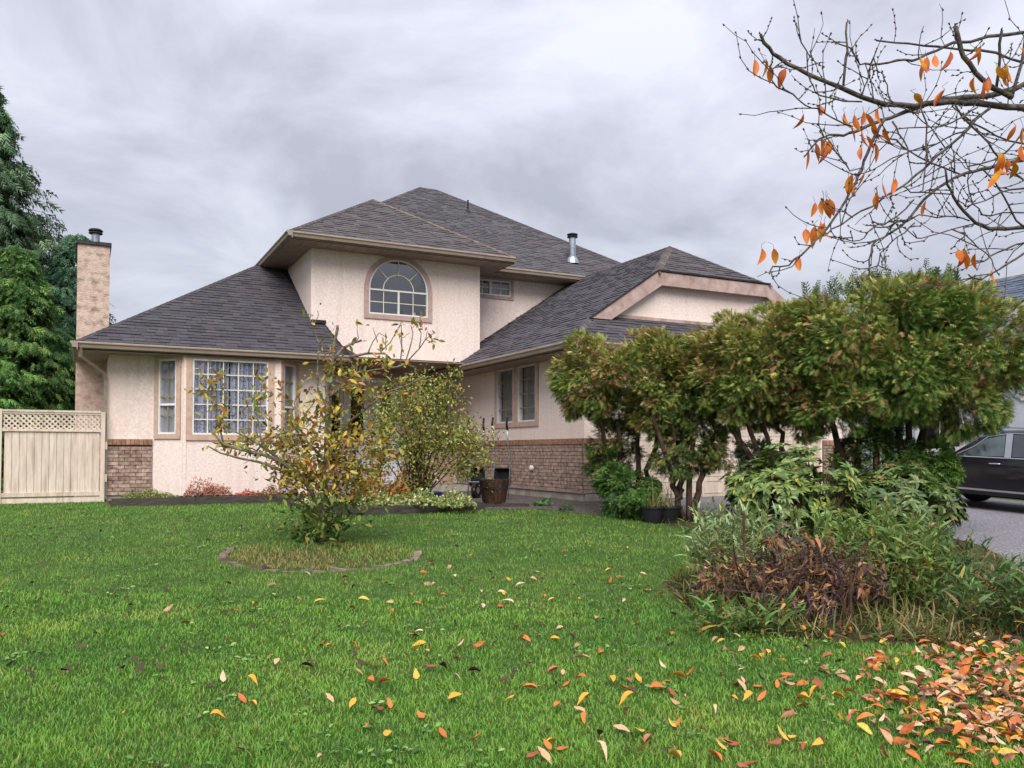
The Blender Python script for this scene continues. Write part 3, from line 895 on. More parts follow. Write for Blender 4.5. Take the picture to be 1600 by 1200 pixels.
# porch side wall and back wall
W2 = Wall((4.87, 18.82), (0, 1), (1, 0))
pw = MB(); W2.panel(pw, 0, 2.18, -.95, 2.17)
W3 = Wall((4.87, 21.0), (1, 0), (0, -1))
dh = (.55, 2.55, -.85, 1.93); wh = (3.05, 3.95, .7, 1.93)
W3.panel(pw, 0, 4.08, -.95, 2.17, [dh, wh])
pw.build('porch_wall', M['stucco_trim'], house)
W3.box(MB(), 0, 4.08, 1.99, 2.17, .002, .03).build('header_board', M['barge'], house)
window(house, W3, *wh, nx=1, nz=0, trim=.06, pane='pane_dark')
# double door with glazed panels
fr = W3.frame(MB(), dh[0], dh[1], dh[2], dh[3], .06, -.1, .04).build('door_frame', M['white_door'], house)
for (a, b, ga, gb_) in ((dh[0] + .07, 1.0, .70, .92), (1.01, 1.77, 1.2, 1.55), (1.78, 2.48, 1.98, 2.28)):
    leaf = MB(); W3.panel(leaf, a, b, -.78, 1.86, [(ga, gb_, .25 if a > .9 else -.4, 1.7)], reveal=.04, n=-.02)
    if a > .9:
        W3.frame(leaf, ga - .06, gb_ + .06, -.6, .05, .05, -.019, -.005)
    dl = leaf.build('door', M['white_door'], house)
    z0_ = .25 if a > .9 else -.4
    MB().poly([W3.p(ga, -.05, z0_), W3.p(gb_, -.05, z0_), W3.p(gb_, -.05, 1.7), W3.p(ga, -.05, 1.7)]).build('door_glass', M['pane_dark'], dl)
    W3.box(MB(), a, b, -.78, 1.86, -.45, -.42).build('dark_hall', M['room'], dl)
    if a > .9:
        hk = MB(); hk.tube([W3.p(b - .08 if a < 1.5 else a + .08, .0, .12), W3.p(b - .08 if a < 1.5 else a + .08, .045, .12)], .02, 8); hk.build('handle', M['goldmuntin'], dl)
pf = MB(); pf.box(4.9, 8.9, 19.3, 21.0, -.99, -.86); pf.build('porch_step', M['concrete'], house)

# wing side wall, garage front
W4 = Wall((8.95, 14.3), (0, 1), (-1, 0))
hA, hB = (3.10, 3.97, .69, 1.985), (2.0, 2.86, .69, 1.985)
ww = MB(); W4.panel(ww, 0, 6.7, .2, HE - .16, [hA, hB]); W4.panel(ww, 0, 6.7, -.9, .2)
ww.build('side_wall', M['stucco'], house)
window(house, W4, *hA, nx=1, nz=3, trim=.11, trimmat='stucco_trim', muntin='goldmuntin', curtain=None)
window(house, W4, *hB, nx=1, nz=3, trim=.11, trimmat='stucco_trim', muntin='goldmuntin', curtain=None)
for h in (hA, hB):
    bb = MB(); z = h[2] + .05
    while z < h[3] - .04:
        W4.box(bb, h[0] + .04, h[1] - .04, z, z + .022, -.14, -.12); z += .032
    bb.build('window_blind', M['blind'], house)
    W4.box(MB(), h[0] + .02, h[1] - .02, h[2] + .02, h[3] - .02, -.2, -.19).build('blind_backing', M['sheer'], house)
W5 = Wall((8.95, 14.3), (1, 0), (0, -1))
gh = (1.0, 6.6, -1.0, 1.25)
gw = MB(); W5.panel(gw, 0, 7.33, -1.0, HE - .16, [gh], reveal=.2); gw.build('garage_wall', M['stucco'], house)
gd = W5.box(MB(), gh[0], gh[1], gh[2], gh[3], -.2, -.15).build('garage_door', M['fence'], house)
for i in range(5):
    z0_ = gh[2] + .01 + i * .45
    for j in range(8):
        u0_ = gh[0] + .04 + j * .69
        q = MB(); W5.box(q, u0_ + .0, u0_ + .68, z0_, z0_ + .44, -.149, -.128); W5.frame(q, u0_ + .07, u0_ + .61, z0_ + .08, z0_ + .36, .02, -.1275, -.118)
        q.build('door_panel', M['fence'], gd)

# bricks
def brick_field(W, u0, u1, z0, z1, par, single, n0=.012, n1=.045, seed=1, soldier=.115, limit=400):
    r_ = random.Random(seed)
    MBm = W.box(MB(), u0, u1, z0, z1, -.01, n0 + .012)
    wall_ = MBm.build('brick_skirt', M['mortar'], par)
    proto = {}
    rest = MB(); cnt = 0
    H = .067; g_ = .0095; z = z0; row = 0
    while z + H <= z1 - soldier - .004:
        u = u0 - (.107 if row % 2 else 0)
        while u < u1 - .01:
            a, b = max(u, u0), min(u + .203, u1)
            if b - a > .03:
                pr = n1 + r_.uniform(-.004, .004)
                if single and cnt < limit:
                    W.box(MB(), a, b, z, z + H, n0, pr).build('brick', M['brick'], wall_); cnt += 1
                else:
                    W.box(rest, a, b, z, z + H, n0, pr)
            u += .2125
        z += H + g_; row += 1
    u = u0
    sol = MB()
    k = int((u1 - u0) / .0765); st_ = (u1 - u0) / k
    for i in range(k):
        pr = n1 + .018 + r_.uniform(-.003, .003)
        if single and cnt < limit:
            W.box(MB(), u + .004, u + st_ - .004, z1 - soldier, z1, n0, pr).build('brick', M['soldier'], wall_); cnt += 1
        else:
            W.box(sol, u + .004, u + st_ - .004, z1 - soldier, z1, n0, pr)
        u += st_
    if rest.v: rest.build('brick_courses', M['brick'], wall_, kind='stuff')
    if sol.v: sol.build('brick_cap_course', M['soldier'], wall_, kind='stuff')
    return cnt


c1 = brick_field(W1, 0, .83, -.88, .262, house, True, seed=1)
brick_field(W4, 0.0, 6.4, -.83, .275, house, True, seed=2, limit=300 - c1)
brick_field(W5, -.04, .93, -.83, .275, house, False, seed=3)
brick_field(W5, 6.66, 7.33, -.83, .275, house, False, seed=4)
fd = MB(); W1.box(fd, 0, .83, -1.02, -.885, -.1, .012); W4.box(fd, -.012, 6.7, -1.02, -.835, -.1, .03); W5.box(fd, .001, .95, -1.02, -.835, -.1, .03)
fd.build('foundation', M['concrete'], house)
fl = MB(); W4.box(fl, -.05, 6.4, -.842, -.828, .0, .06); fl.build('weep_flashing', M['galv'], house)
vt = MB(); c = W4.p(2.1, .05, -.357); vt.tube([c, c - np.array((.05, 0, 0)), c - np.array((.07, 0, 0))], [.06, .06, .035], 14); vt.build('round_vent', M['white'], house)

# upper walls
W6 = Wall((4.68, 19.564), (1, 0), (0, -1))
aw0, aw1, az0, azs = 1.40, 2.935, 3.37, 3.985           # arched window in wall coordinates
ac = (aw0 + aw1) / 2; ar = (aw1 - aw0) / 2
uw = MB()
W6.panel(uw, 0, 4.386, 2.30, ZU - .17, [(aw0, aw1, az0, azs)])
# replace the strip above the spring line by an arch cut
uw2 = MB()
def arch_wall(mb):
    top = ZU - .17; K_ = 24
    mb.f = [f for f in mb.f if not (all(azs - 1e-6 <= mb.v[i][2] for i in f) and all(4.68 + aw0 - 1e-6 <= mb.v[i][0] <= 4.68 + aw1 + 1e-6 for i in f))]
    for i in range(K_):
        t0, t1 = math.pi * i / K_, math.pi * (i + 1) / K_
        a0, a1 = (ac - ar * math.cos(t0), azs + ar * math.sin(t0)), (ac - ar * math.cos(t1), azs + ar * math.sin(t1))
        mb.poly([W6.p(a0[0], 0, a0[1]), W6.p(a1[0], 0, a1[1]), W6.p(a1[0], 0, top), W6.p(a0[0], 0, top)])
        mb.poly([W6.p(a0[0], 0, a0[1]), W6.p(a1[0], 0, a1[1]), W6.p(a1[0], -.12, a1[1]), W6.p(a0[0], -.12, a0[1])])
arch_wall(uw)
uw.poly([(4.68, 19.564, 2.3), (4.68, 31, 2.3), (4.68, 31, ZU - .17), (4.68, 19.564, ZU - .17)])
uw.poly([(9.066, 19.564, 2.1), (9.066, 20.686, 2.1), (9.066, 20.686, ZU - .17), (9.066, 19.564, ZU - .17)])
uw.poly([(4.68, 19.564, 2.3), (9.066, 19.564, 2.3), (9.066, 21.0, 2.3), (4.68, 21.0, 2.3)])
W7 = Wall((9.066, 20.686), (1, 0), (0, -1))
bw = (.30, 1.46, 4.335, 4.76)
W7.panel(uw, 0, 6.3, 2.1, ZU - .17, [bw])
uw.build('upper_wall', M['stucco'], house)
window(house, W7, *bw, nx=3, nz=1, trim=.09, trimmat='stucco_trim_pink', vsash=.83, curtain=[(.84, 1.42, 'sheer', -.062)])


def arc_strip(W, mb, r0, r1, n0, n1, t0=0, t1=math.pi, K_=28, c=None, zc=azs):
    cu = ac if c is None else c
    for i in range(K_):
        a, b = t0 + (t1 - t0) * i / K_, t0 + (t1 - t0) * (i + 1) / K_
        q = [(cu - r0 * math.cos(a), zc + r0 * math.sin(a)), (cu - r0 * math.cos(b), zc + r0 * math.sin(b)), (cu - r1 * math.cos(b), zc + r1 * math.sin(b)), (cu - r1 * math.cos(a), zc + r1 * math.sin(a))]
        v = [W.p(u, n, z) for n in (n0, n1) for u, z in q]
        mb.mesh(v, [(4, 5, 6, 7), (0, 1, 5, 4), (2, 3, 7, 6)])


tr = MB(); arc_strip(W6, tr, ar, ar + .115, -.02, .035)
W6.box(tr, aw0 - .115, aw0, az0 - .115, azs, -.02, .035); W6.box(tr, aw1, aw1 + .115, az0 - .115, azs, -.02, .035); W6.box(tr, aw0, aw1, az0 - .115, az0, -.02, .034)
tr.build('window_trim', M['stucco_trim_pink'], house)
fr = MB(); arc_strip(W6, fr, ar - .035, ar, -.07, .02)
W6.box(fr, aw0, aw0 + .035, az0, azs, -.07, .02); W6.box(fr, aw1 - .035, aw1, az0, azs, -.07, .02); W6.box(fr, aw0 + .035, aw1 - .035, az0, az0 + .035, -.07, .019)
W6.box(fr, aw0 + .03, aw1 - .03, azs - .03, azs + .01, -.06, .012); W6.box(fr, ac - .022, ac + .022, az0 + .03, azs - .03, -.06, .012)
aw = fr.build('arched_window', M['white'], house)
for k_ in (1,):
    q = MB(); arc_strip(W6, q, ar * .50, ar * .50 + .024, -.017, -.005, K_=18); q.build('muntin', M['muntin'], aw)
for a in (45, 90, 135):
    t = math.radians(a); q = MB()
    d_ = np.array((-math.cos(t), math.sin(t))); nn = np.array((d_[1], -d_[0])) * .011
    pts = [np.array((ac, azs)) + d_ * r + s * nn for r, s in ((ar * .5, 1), (ar - .03, 1), (ar - .03, -1), (ar * .5, -1))]
    q.prism([W6.p(u, -.016, z) for u, z in pts], W6.N * .012); q.build('muntin', M['muntin'], aw)
for u in (ac - ar * .5, ac + ar * .5):
    W6.box(MB(), u - .009, u + .009, az0 + .035, azs - .03, -.018, -.007).build('muntin', M['muntin'], aw)
for (a, b) in ((aw0 + .035, ac - .022), (ac + .022, aw1 - .035)):
    W6.box(MB(), a, b, (az0 + azs) / 2 - .009, (az0 + azs) / 2 + .009, -.019, -.008).build('muntin', M['muntin'], aw)
pn = MB(); pn.poly([W6.p(aw0 + .03, -.02, az0 + .03), W6.p(aw1 - .03, -.02, az0 + .03)] + [W6.p(ac + (ar - .03) * math.cos(t), -.02, azs + (ar - .03) * math.sin(t)) for t in np.linspace(0, math.pi, 25)])
pn.build('pane', M['pane_dark'], aw)
rb = MB(); W6.box(rb, aw0 - .2, aw1 + .2, az0 - .1, 4.8, -1.3, -1.25); W6.box(rb, aw0 - .2, aw1 + .2, az0 - .1, az0 - .06, -1.249, -.13); rb.build('room_back', M['redroom'], aw)
sc_ = MB(); W6.box(sc_, aw0 + .04, ac - .03, az0 + .04, azs - .035, -.10, -.09); sc_.build('insect_screen', M['room'], aw)
cv = MB(); cv.lathe([(.045, 0), (.05, .01), (.045, .15), (.04, .16)], W6.p(ac + .49, -.22, az0 - .02), 12)
tag(cv.build('candle', M['white']), 'small white pot on the sill of the arched upstairs window', 'pot')

# chimney
ch = MB(); ch.box(-.225, .42, 20.6, 22.0, -1, 4.60); ch.build('chimney_stack', M['chimney'], house)
cc_ = MB(); cc_.box(-.26, .45, 20.55, 22.05, 4.60, 4.67); cc_.build('chimney_cap', M['darkmetal'], house)
fp = MB(); fp.lathe([(.085, 0), (.085, .27)], (.13, 21.0, 4.67), 18); fp.build('flue_pipe', M['galv'], house)
fc = MB(); fc.lathe([(.14, 0), (.15, .015), (.14, .03)], (.13, 21.0, 4.94), 18); fc.lathe([(.15, 0), (.155, .015), (.12, .05)], (.13, 21.0, 5.0), 18); fc.lathe([(.1, 0), (.1, .03)], (.13, 21.0, 4.971), 12)
fc.build('flue_cap', M['darkmetal'], house)


def roofz_main(y): return ZU + P_ * (y - MY)


# roof vent pipe (925, 365..412) and small black vent
yv = 21.0
vp = MB(); vp.lathe([(.22, 0), (.14, .18), (.13, .2)], (12.75, yv, roofz_main(yv) - .07), 18); vp.lathe([(.10, .0), (.10, .62)], (12.75, yv, roofz_main(yv) + .13), 18)
v1 = vp.build('roof_vent_pipe', M['galv'], house, smooth=False)
vc = MB(); vc.lathe([(.15, 0), (.16, .02), (.15, .03)], (12.75, yv, roofz_main(yv) + .72), 18); vc.lathe([(.16, 0), (.16, .03), (.08, .06)], (12.75, yv, roofz_main(yv) + .79), 18); vc.lathe([(.11, 0), (.11, .05)], (12.75, yv, roofz_main(yv) + .75), 12)
vc.build('vent_cap', M['darkmetal'], v1)
bv = MB(); bv.lathe([(.10, 0), (.04, .12), (.03, .14), (.03, .42)], (10.7, 24.0, roofz_main(24.0) - .03), 10); bv.build('black_vent_pipe', M['black_plastic'], house)
# downspout at the left corner
ds = MB(); ds.tube([(-.12, 18.14, HE - .1), (-.12, 18.2, HE - .28), (.30, 18.72, HE - .55), (.34, 18.77, HE - .7), (.34, 18.77, -.9)], .04, 4); ds.build('downspout', M['gutter'], house)

# ------------------------------------------------------------------ gate with lattice
gate = empty('garden_gate', (-.5, 18.7, -1), 'beige board gate with lattice top between white post and brick corner', 'gate')
WG = Wall((-1.42, 18.7), (1, 0), (0, -1))
def gp(name, u0, u1, z0, z1, n0, n1): return WG.box(MB(), u0, u1, z0, z1, n0, n1).build(name, M['fence'], gate)
gp('post', -.16, -.02, -1.05, .83, -.05, .06); gp('post', 1.68, 1.76, -1.0, .80, -.04, .05)
gp('rail', -.02, 1.68, .78, .82, -.03, .045); gp('rail', -.02, 1.68, .40, .45, -.02, .045); gp('rail', -.02, 1.68, -.87, -.79, -.02, .04); gp('rail', -.02, 1.68, .74, .78, -.01, .03)
gp('kick_board', -.02, 1.70, -1.02, -.90, -.02, .02)
nb_ = 13
for i in range(nb_):
    a = .02 + i * 1.64 / nb_
    gp('board', a + .003, a + 1.64 / nb_ - .003, -.79, .40, -.012 + .003 * random.random(), .012 + .003 * random.random())
lz0, lz1, lu0, lu1 = .45, .74, .0, 1.66
def slat(u, s, n0):
    # diagonal slat clipped to the lattice window
    hw = .022; pts = []
    a = [(u - hw, lz0), (u + hw, lz0), (u + hw + s * (lz1 - lz0), lz1), (u - hw + s * (lz1 - lz0), lz1)]
    q = clip_convex(a, [(lu0, lz0), (lu1, lz0), (lu1, lz1), (lu0, lz1)])
    if len(q) >= 3: MB().prism([WG.p(x, n0, z) for x, z in q], WG.N * .008).build('lattice_slat', M['fence'], gate)
u = -.3
while u < 1.95:
    slat(u, 1, .0); slat(u, -1, .009); u += .098
hg = MB(); WG.box(hg, 1.76, 1.80, .05, .20, -.01, .02); WG.box(hg, 1.76, 1.80, -.6, -.45, -.01, .02); hg.build('hinge', M['fence'], gate)
fe = empty('garden_fence', (-3, 18.7, -1), 'beige board fence panel left of the lattice gate', 'fence')
for i in range(18):
    a = -1.6 - .135 * (i + 1)
    MB().box(a, a + .129, 18.68, 18.70, -1.0, .72).build('board', M['fence'], fe)
MB().box(-4.1, -1.6, 18.65, 18.72, .72, .78).build('rail', M['fence'], fe)
hook = MB().tube([WG.p(-.02, .05, .36), WG.p(.05, .055, .355), WG.p(.07, .055, .37)], .006, 5).build('hook', M['darkmetal'], gate)

# ------------------------------------------------------------------ bed edging
edg = empty('timber_edging', (3.0, 15.5, -1), 'weathered dark timber edging boards around the front planting bed', 'edging')
def timber(a, b, h=.16, th=.09, lift=0.0):
    a = np.array(a, float); b = np.array(b, float); d = b - a; L = np.linalg.norm(d); d /= L; nrm = np.array((-d[1], d[0])) * th / 2
    z0, z1 = float(GZ(*a)) - .05, float(GZ(*b)) - .05
    q = [(*(a - nrm), z0 + lift), (*(b - nrm), z1 + lift), (*(b + nrm), z1 + lift), (*(a + nrm), z0 + lift)]
    MB().prism(q, (0, 0, h + .05 - (lift > 0) * .05)).build('timber', M['timber'], edg)
def timbers(a, b, n, **k):
    a = np.array(a); b = np.array(b)
    for i in range(n): timber(a + (b - a) * (i + .004) / n, a + (b - a) * (i + .996) / n, **k)
timbers((.42, 16.9), (3.3, 16.68), 2, h=.15); timbers((3.33, 16.66), (3.82, 13.2), 3, h=.15)
timbers((3.8, 13.18), (6.28, 13.38), 3, h=.13); timbers((3.82, 13.2), (6.24, 13.4), 2, h=.07, lift=.12)
timbers((6.28, 13.42), (6.2, 15.4), 2, h=.12)
timber((6.45, 13.95), (7.35, 13.75), h=.05, th=.3)
# ring of bricks
ring = empty('brick_ring', (RC[0], RC[1], float(GZ(*RC))), 'broken ring of old edging bricks round the small leaning shrub', 'edging')
for i in range(44):
    a = 2 * math.pi * i / 44 + random.uniform(-.03, .03)
    fwd = math.cos(a) * Hv[0] + math.sin(a) * Hv[1]
    if fwd > .30 or random.random() < .08: continue
    r = RR + random.uniform(-.02, .03)
    c_ = np.array((RC[0] + r * math.cos(a), RC[1] + r * math.sin(a)))
    t = np.array((-math.sin(a), math.cos(a))); n_ = np.array((math.cos(a), math.sin(a)))
    ll, ww_ = random.uniform(.055, .085), random.uniform(.03, .05); hz = random.uniform(.005, .035); tl = random.uniform(-.015, .02)
    g0 = float(GZ(*c_)) - .02
    v = [(*(c_ + t * ll * sx + n_ * ww_ * sy), g0 + (hz + .02 + tl * sx if sz else 0)) for sx in (-1, 1) for sy in (-1, 1) for sz in (0, 1)]
    MB().mesh(v, [(0, 1, 3, 2), (4, 6, 7, 5), (0, 4, 5, 1), (2, 3, 7, 6), (0, 2, 6, 4), (1, 5, 7, 3)]).build('brick', M['stonebrick'], ring)


# ================================================================== vegetation
LEAF = lens_leaf(); LEAFN = lens_leaf(w=.30, droop=.3); LEAFW = lens_leaf(w=.6, segs=2, droop=.2)
STRAP = strap_leaf(.09, .55); STRAP3 = strap_leaf(.16, .45, 4)



def tspray(n, w, spread, droop, curl):
    V = []; F = []
    def fg(x0, y0, x1, y1, hw):
        b = len(V); d = np.array([x1 - x0, y1 - y0], float); d /= np.linalg.norm(d); q = np.array([-d[1], d[0]]) * hw
        z = lambda x, y: -droop * y * y - curl * abs(x)
        V.extend([(x0 + q[0], y0 + q[1], z(x0, y0)), (x1, y1, z(x1, y1)), (x0 - q[0], y0 - q[1], z(x0, y0) + .02)]); F.append((b, b + 2, b + 1))
    fg(0, 0, 0, 1, w * .6)
    for i in range(n):
        y = .06 + .62 * i / max(1, n - 1); l = spread * (1 - .5 * i / n)
        for s in (-1, 1): fg(0, y, s * l * .62, y + l * .8, w * .8)
    return np.array(V), np.array(F)


SPRAY = tspray(4, .05, .50, .2, .1); SPRAYF = tspray(3, .085, .50, .34, .1)
def lobes_points(lobes, n, clump=.2, inner=.18, seed=0, cr=.24):
    """points on the lumpy surface of a few ellipsoids (centre, radii), each with outward normals"""
    r = np.random.default_rng(seed)
    vol = np.array([(l[1][0] * l[1][1] * l[1][2]) ** (2 / 3) for l in lobes]); wts = vol / vol.sum()
    P = []; D = []; K_ = []
    for (c, rad), wt in zip(lobes, wts):
        c = np.array(c); rad = np.array(rad); m = int(n * wt * (1 - inner)); nc = max(8, int(22 * rad.mean() ** 2 / clump * .25) + 14)
        cd = r.normal(size=(nc, 3)); cd /= np.linalg.norm(cd, axis=1, keepdims=True)
        cc = c + cd * rad * r.uniform(.76, .90, (nc, 1)); cs = rad.mean() * cr * r.uniform(.7, 1.4, nc)
        k = r.integers(0, nc, m)
        d = r.normal(size=(m, 3)) + cd[k] * 1.1; d /= np.linalg.norm(d, axis=1, keepdims=True)
        P.append(cc[k] + d * cs[k][:, None] * r.uniform(.75, 1.05, (m, 1))); D.append(d * .6 + cd[k] * .6); K_.append(k + len(K_) * 1000)
        mi = int(n * wt * inner); d = r.normal(size=(mi, 3)); d /= np.linalg.norm(d, axis=1, keepdims=True)
        P.append(c + d * rad * r.uniform(.35, .85, (mi, 1))); D.append(d); K_.append(np.full(mi, -1))
    return np.vstack(P), np.vstack(D), np.concatenate(K_)


def view_lobe(px, py, d, rx, ry, rz):
    """ellipsoid standing at distance d; rx, ry are half sizes in photo pixels"""
    return (at(px, py, d), (rx / FPX * d, rz, ry / FPX * d))


def cedar_crown(par, lobes, n, size, cols, wts, seed, brown=.25, name='foliage', droop=.05, tmpl=None, zsplit=None):
    P, D, K_ = lobes_points(lobes, n, seed=seed)
    n = len(P)
    r = np.random.default_rng(seed + 5)
    C = palette(n, cols, wts, .22)
    # sprays yellow in patches, more often where they face up, brown seed clusters come in patches
    nb = fbm(P[:, 0] * 1.0 + P[:, 2] * .7, P[:, 1] + P[:, 2], 3.2, seed)
    nc = fbm(P[:, 0] + 5, P[:, 2] + P[:, 1] * .4, 7.5, seed + 2)
    yl = r.random(n) < np.clip(.15 + .5 * fbm(P[:, 0] * .9 + 9, P[:, 2] + P[:, 1] * .5, 2.6, seed + 7) + .35 * D[:, 2], 0, .8)
    C[yl] = palette(yl.sum(), [(168, 166, 88), (146, 152, 78), (190, 182, 118)], [3, 3, 1], .16)
    bm_ = (r.random(n) < brown * np.clip(.5 + nb * 1.1 + nc * .8, 0, 1.6))
    C[bm_] = palette(bm_.sum(), [(160, 118, 84), (128, 92, 66), (184, 146, 100)], [3, 2, 2], .2)
    D = D + r.normal(0, .45, (n, 3)); D[:, 2] -= droop
    S = size * r.uniform(.6, 1.3, n)
    sc_ = scatter(name, tmpl or SPRAY, P, D, S, C, M['needles'], par, kind='stuff')
    return sc_


def wig(a, b, k=6, amp=.06, r0=.05, r1=.03):
    a, b = np.array(a, float), np.array(b, float)
    return [a + (b - a) * t + (rng.normal(0, amp, 3) if 0 < t < 1 else 0) for t in np.linspace(0, 1, k)], list(np.linspace(r0, r1, k))


def trunk(par, a, b, r0, r1, m='cedarbark', k=7, amp=.05, name='trunk'):
    p, r_ = wig(a, b, k, amp, r0, r1)
    return MB().tube(p, r_, 7).build(name, M[m], par, smooth=True)


CG = [(126, 142, 64), (92, 116, 54), (160, 164, 84), (58, 86, 42), (186, 182, 116)]
CW = [4, 3.4, 2.6, 2.2, .8]
# cedar A: cloud-pruned, left
gA = at(985, 805, 14.6); gA[2] = GZ(gA[0], gA[1])
cA = empty('cedar_topiary', gA, 'leftmost cloud pruned cedar with a rounded crown against the brick corner', 'tree', 'cloud pruned cedars along the driveway')
cedar_crown(cA, [view_lobe(958, 590, 14.4, 90, 64, 1.0), view_lobe(1040, 598, 14.2, 84, 70, .9), view_lobe(920, 600, 14.3, 46, 48, .6), view_lobe(1040, 650, 14.1, 58, 44, .6), view_lobe(1082, 574, 14.4, 50, 44, .8)], 29000, .13, CG, CW, 11, .36)
cedar_crown(cA, [view_lobe(958, 690, 14.8, 40, 36, .45), view_lobe(950, 735, 14.8, 30, 30, .4), view_lobe(978, 640, 14.8, 40, 26, .4)], 4500, .12, [(74, 108, 54), (54, 86, 46), (98, 130, 64)], [3, 3, 1.5], 12, .04, name='lower_foliage')
for a, b in (((975, 800), (935, 640)), ((992, 802), (1000, 640)), ((985, 804), (965, 660)), ((1000, 800), (1030, 660))):
    trunk(cA, at(a[0], a[1], 14.6), at(b[0], b[1], 14.3), .055, .035)
# low bushes at the foot
def low_bush(px, py, d, rx, ry, rz, label, n, cols, seed, brown=.03, size=.12, group='clipped low cedars'):
    c = at(px, py, d); g = np.array([c[0], c[1], float(GZ(c[0], c[1]))])
    o = empty('low_cedar', g, label, 'shrub', group)
    P, D, K_ = lobes_points([view_lobe(px, py, d, rx, ry, rz)], n, seed=seed, inner=.1)
    k = P[:, 2] > g[2] + .02; P, D = P[k], D[k]
    D = D + rng.normal(0, .25, D.shape); D[:, 2] -= .35
    C = palette(len(P), cols, [3, 3, 1.5], .2)
    bm_ = rng.random(len(P)) < brown; C[bm_] = palette(bm_.sum(), [(128, 92, 60)], [1])
    scatter('foliage', SPRAYF, P, D, size * rng.uniform(.7, 1.3, len(P)), C, M['needles'], o, kind='stuff')
    trunk(o, g, at(px, py, d), .03, .015)
    return o


DG = [(86, 122, 58), (62, 98, 48), (122, 152, 74)]
low_bush(980, 768, 14.0, 46, 38, .5, 'low feathery green cedar at the foot of the leftmost cloud pruned cedar', 3600, DG, 21)
low_bush(1190, 745, 13.2, 40, 52, .4, 'low dull green cedar behind the tall silvery strap leaves', 2600, [(78, 96, 62), (58, 76, 48), (98, 112, 76)], 22)
low_bush(1385, 728, 12.8, 78, 56, .8, 'broad dark low cedar below the largest cloud pruned cedar', 7500, [(76, 108, 50), (56, 86, 42), (104, 134, 62)], 23, .08)
low_bush(1446, 742, 12.6, 32, 46, .4, 'rounded bright green low cedar beside the black car', 2600, [(98, 132, 56), (76, 112, 48), (128, 158, 74)], 24, .03)
# cedar B
gB = at(1075, 815, 13.7); gB[2] = GZ(gB[0], gB[1])
cB = empty('cedar_topiary', gB, 'small three stemmed cedar beside the black plastic pots', 'tree', 'cloud pruned cedars along the driveway')
for a, b in (((1068, 812), (1048, 735)), ((1078, 812), (1080, 730)), ((1084, 810), (1098, 728)), ((1062, 780), (1060, 735))):
    trunk(cB, at(a[0], a[1], 13.7), at(b[0], b[1], 13.6), .06, .045, amp=.02)
    trunk(cB, at(b[0], b[1], 13.6), at(b[0] + (b[0] - 1075) * 1.3, 620, 13.4), .045, .03, amp=.03)
cedar_crown(cB, [view_lobe(1075, 690, 13.6, 52, 48, .55), view_lobe(1100, 640, 13.6, 50, 36, .6), view_lobe(1045, 720, 13.6, 26, 26, .4), view_lobe(1120, 705, 13.6, 24, 28, .35)], 6500, .12, [(96, 116, 58), (66, 92, 48), (130, 142, 74)], [3, 3, 1.3], 13, .14)
# cedar C
gC = at(1215, 800, 13.3); gC[2] = GZ(gC[0], gC[1])
cC = empty('cedar_topiary', gC, 'middle cloud pruned cedar leaning left over the garage door', 'tree', 'cloud pruned cedars along the driveway')
for a, b in (((1200, 790), (1140, 655)), ((1212, 795), (1165, 650)), ((1222, 790), (1190, 660)), ((1250, 780), (1205, 660)), ((1190, 740), (1130, 640))):
    trunk(cC, at(a[0], a[1], 13.3), at(b[0], b[1], 13.2), .055, .035)
cedar_crown(cC, [view_lobe(1175, 568, 13.3, 94, 72, .95), view_lobe(1125, 584, 13.5, 64, 56, .8), view_lobe(1225, 542, 13.2, 72, 58, .9), view_lobe(1195, 610, 13.1, 84, 52, .8), view_lobe(1250, 640, 13.0, 50, 38, .6), view_lobe(1110, 610, 13.3, 42, 36, .5)], 29000, .13, CG, CW, 14, .36)
# cedar D, the largest
gD = at(1400, 820, 12.9); gD[2] = GZ(gD[0], gD[1])
cD = empty('cedar_topiary', gD, 'largest cloud pruned cedar with a broad green dome beside the black car', 'tree', 'cloud pruned cedars along the driveway')
for a, b in (((1335, 740), (1300, 660)), ((1345, 745), (1330, 640)), ((1375, 770), (1360, 640)), ((1385, 770), (1388, 630)), ((1400, 780), (1385, 640)), ((1410, 770), (1410, 640)), ((1440, 760), (1450, 640)), ((1438, 740), (1440, 620)), ((1425, 760), (1418, 650))):
    trunk(cD, at(a[0], a[1] + 30, 12.9), at(b[0], b[1], 12.8), .06, .045, amp=.03)
for a, b in (((1440, 700), (1530, 668)), ((1385, 650), (1300, 600)), ((1450, 690), (1560, 660))):
    trunk(cD, at(a[0], a[1], 12.8), at(b[0], b[1], 12.6), .03, .012, amp=.05, name='limb')
cedar_crown(cD, [view_lobe(1360, 532, 12.8, 128, 78, 1.3), view_lobe(1475, 546, 12.7, 100, 84, 1.2), view_lobe(1290, 560, 12.8, 72, 76, 1.0), view_lobe(1530, 590, 12.6, 62, 62, .9), view_lobe(1400, 590, 12.5, 110, 66, 1.0), view_lobe(1300, 630, 12.6, 60, 44, .7), view_lobe(1480, 630, 12.5, 72, 46, .8), view_lobe(1420, 495, 12.8, 92, 46, 1.0)],
            48000, .135, [(116, 144, 64), (88, 120, 54), (148, 166, 84), (58, 90, 44), (176, 180, 108)], CW, 15, .20)
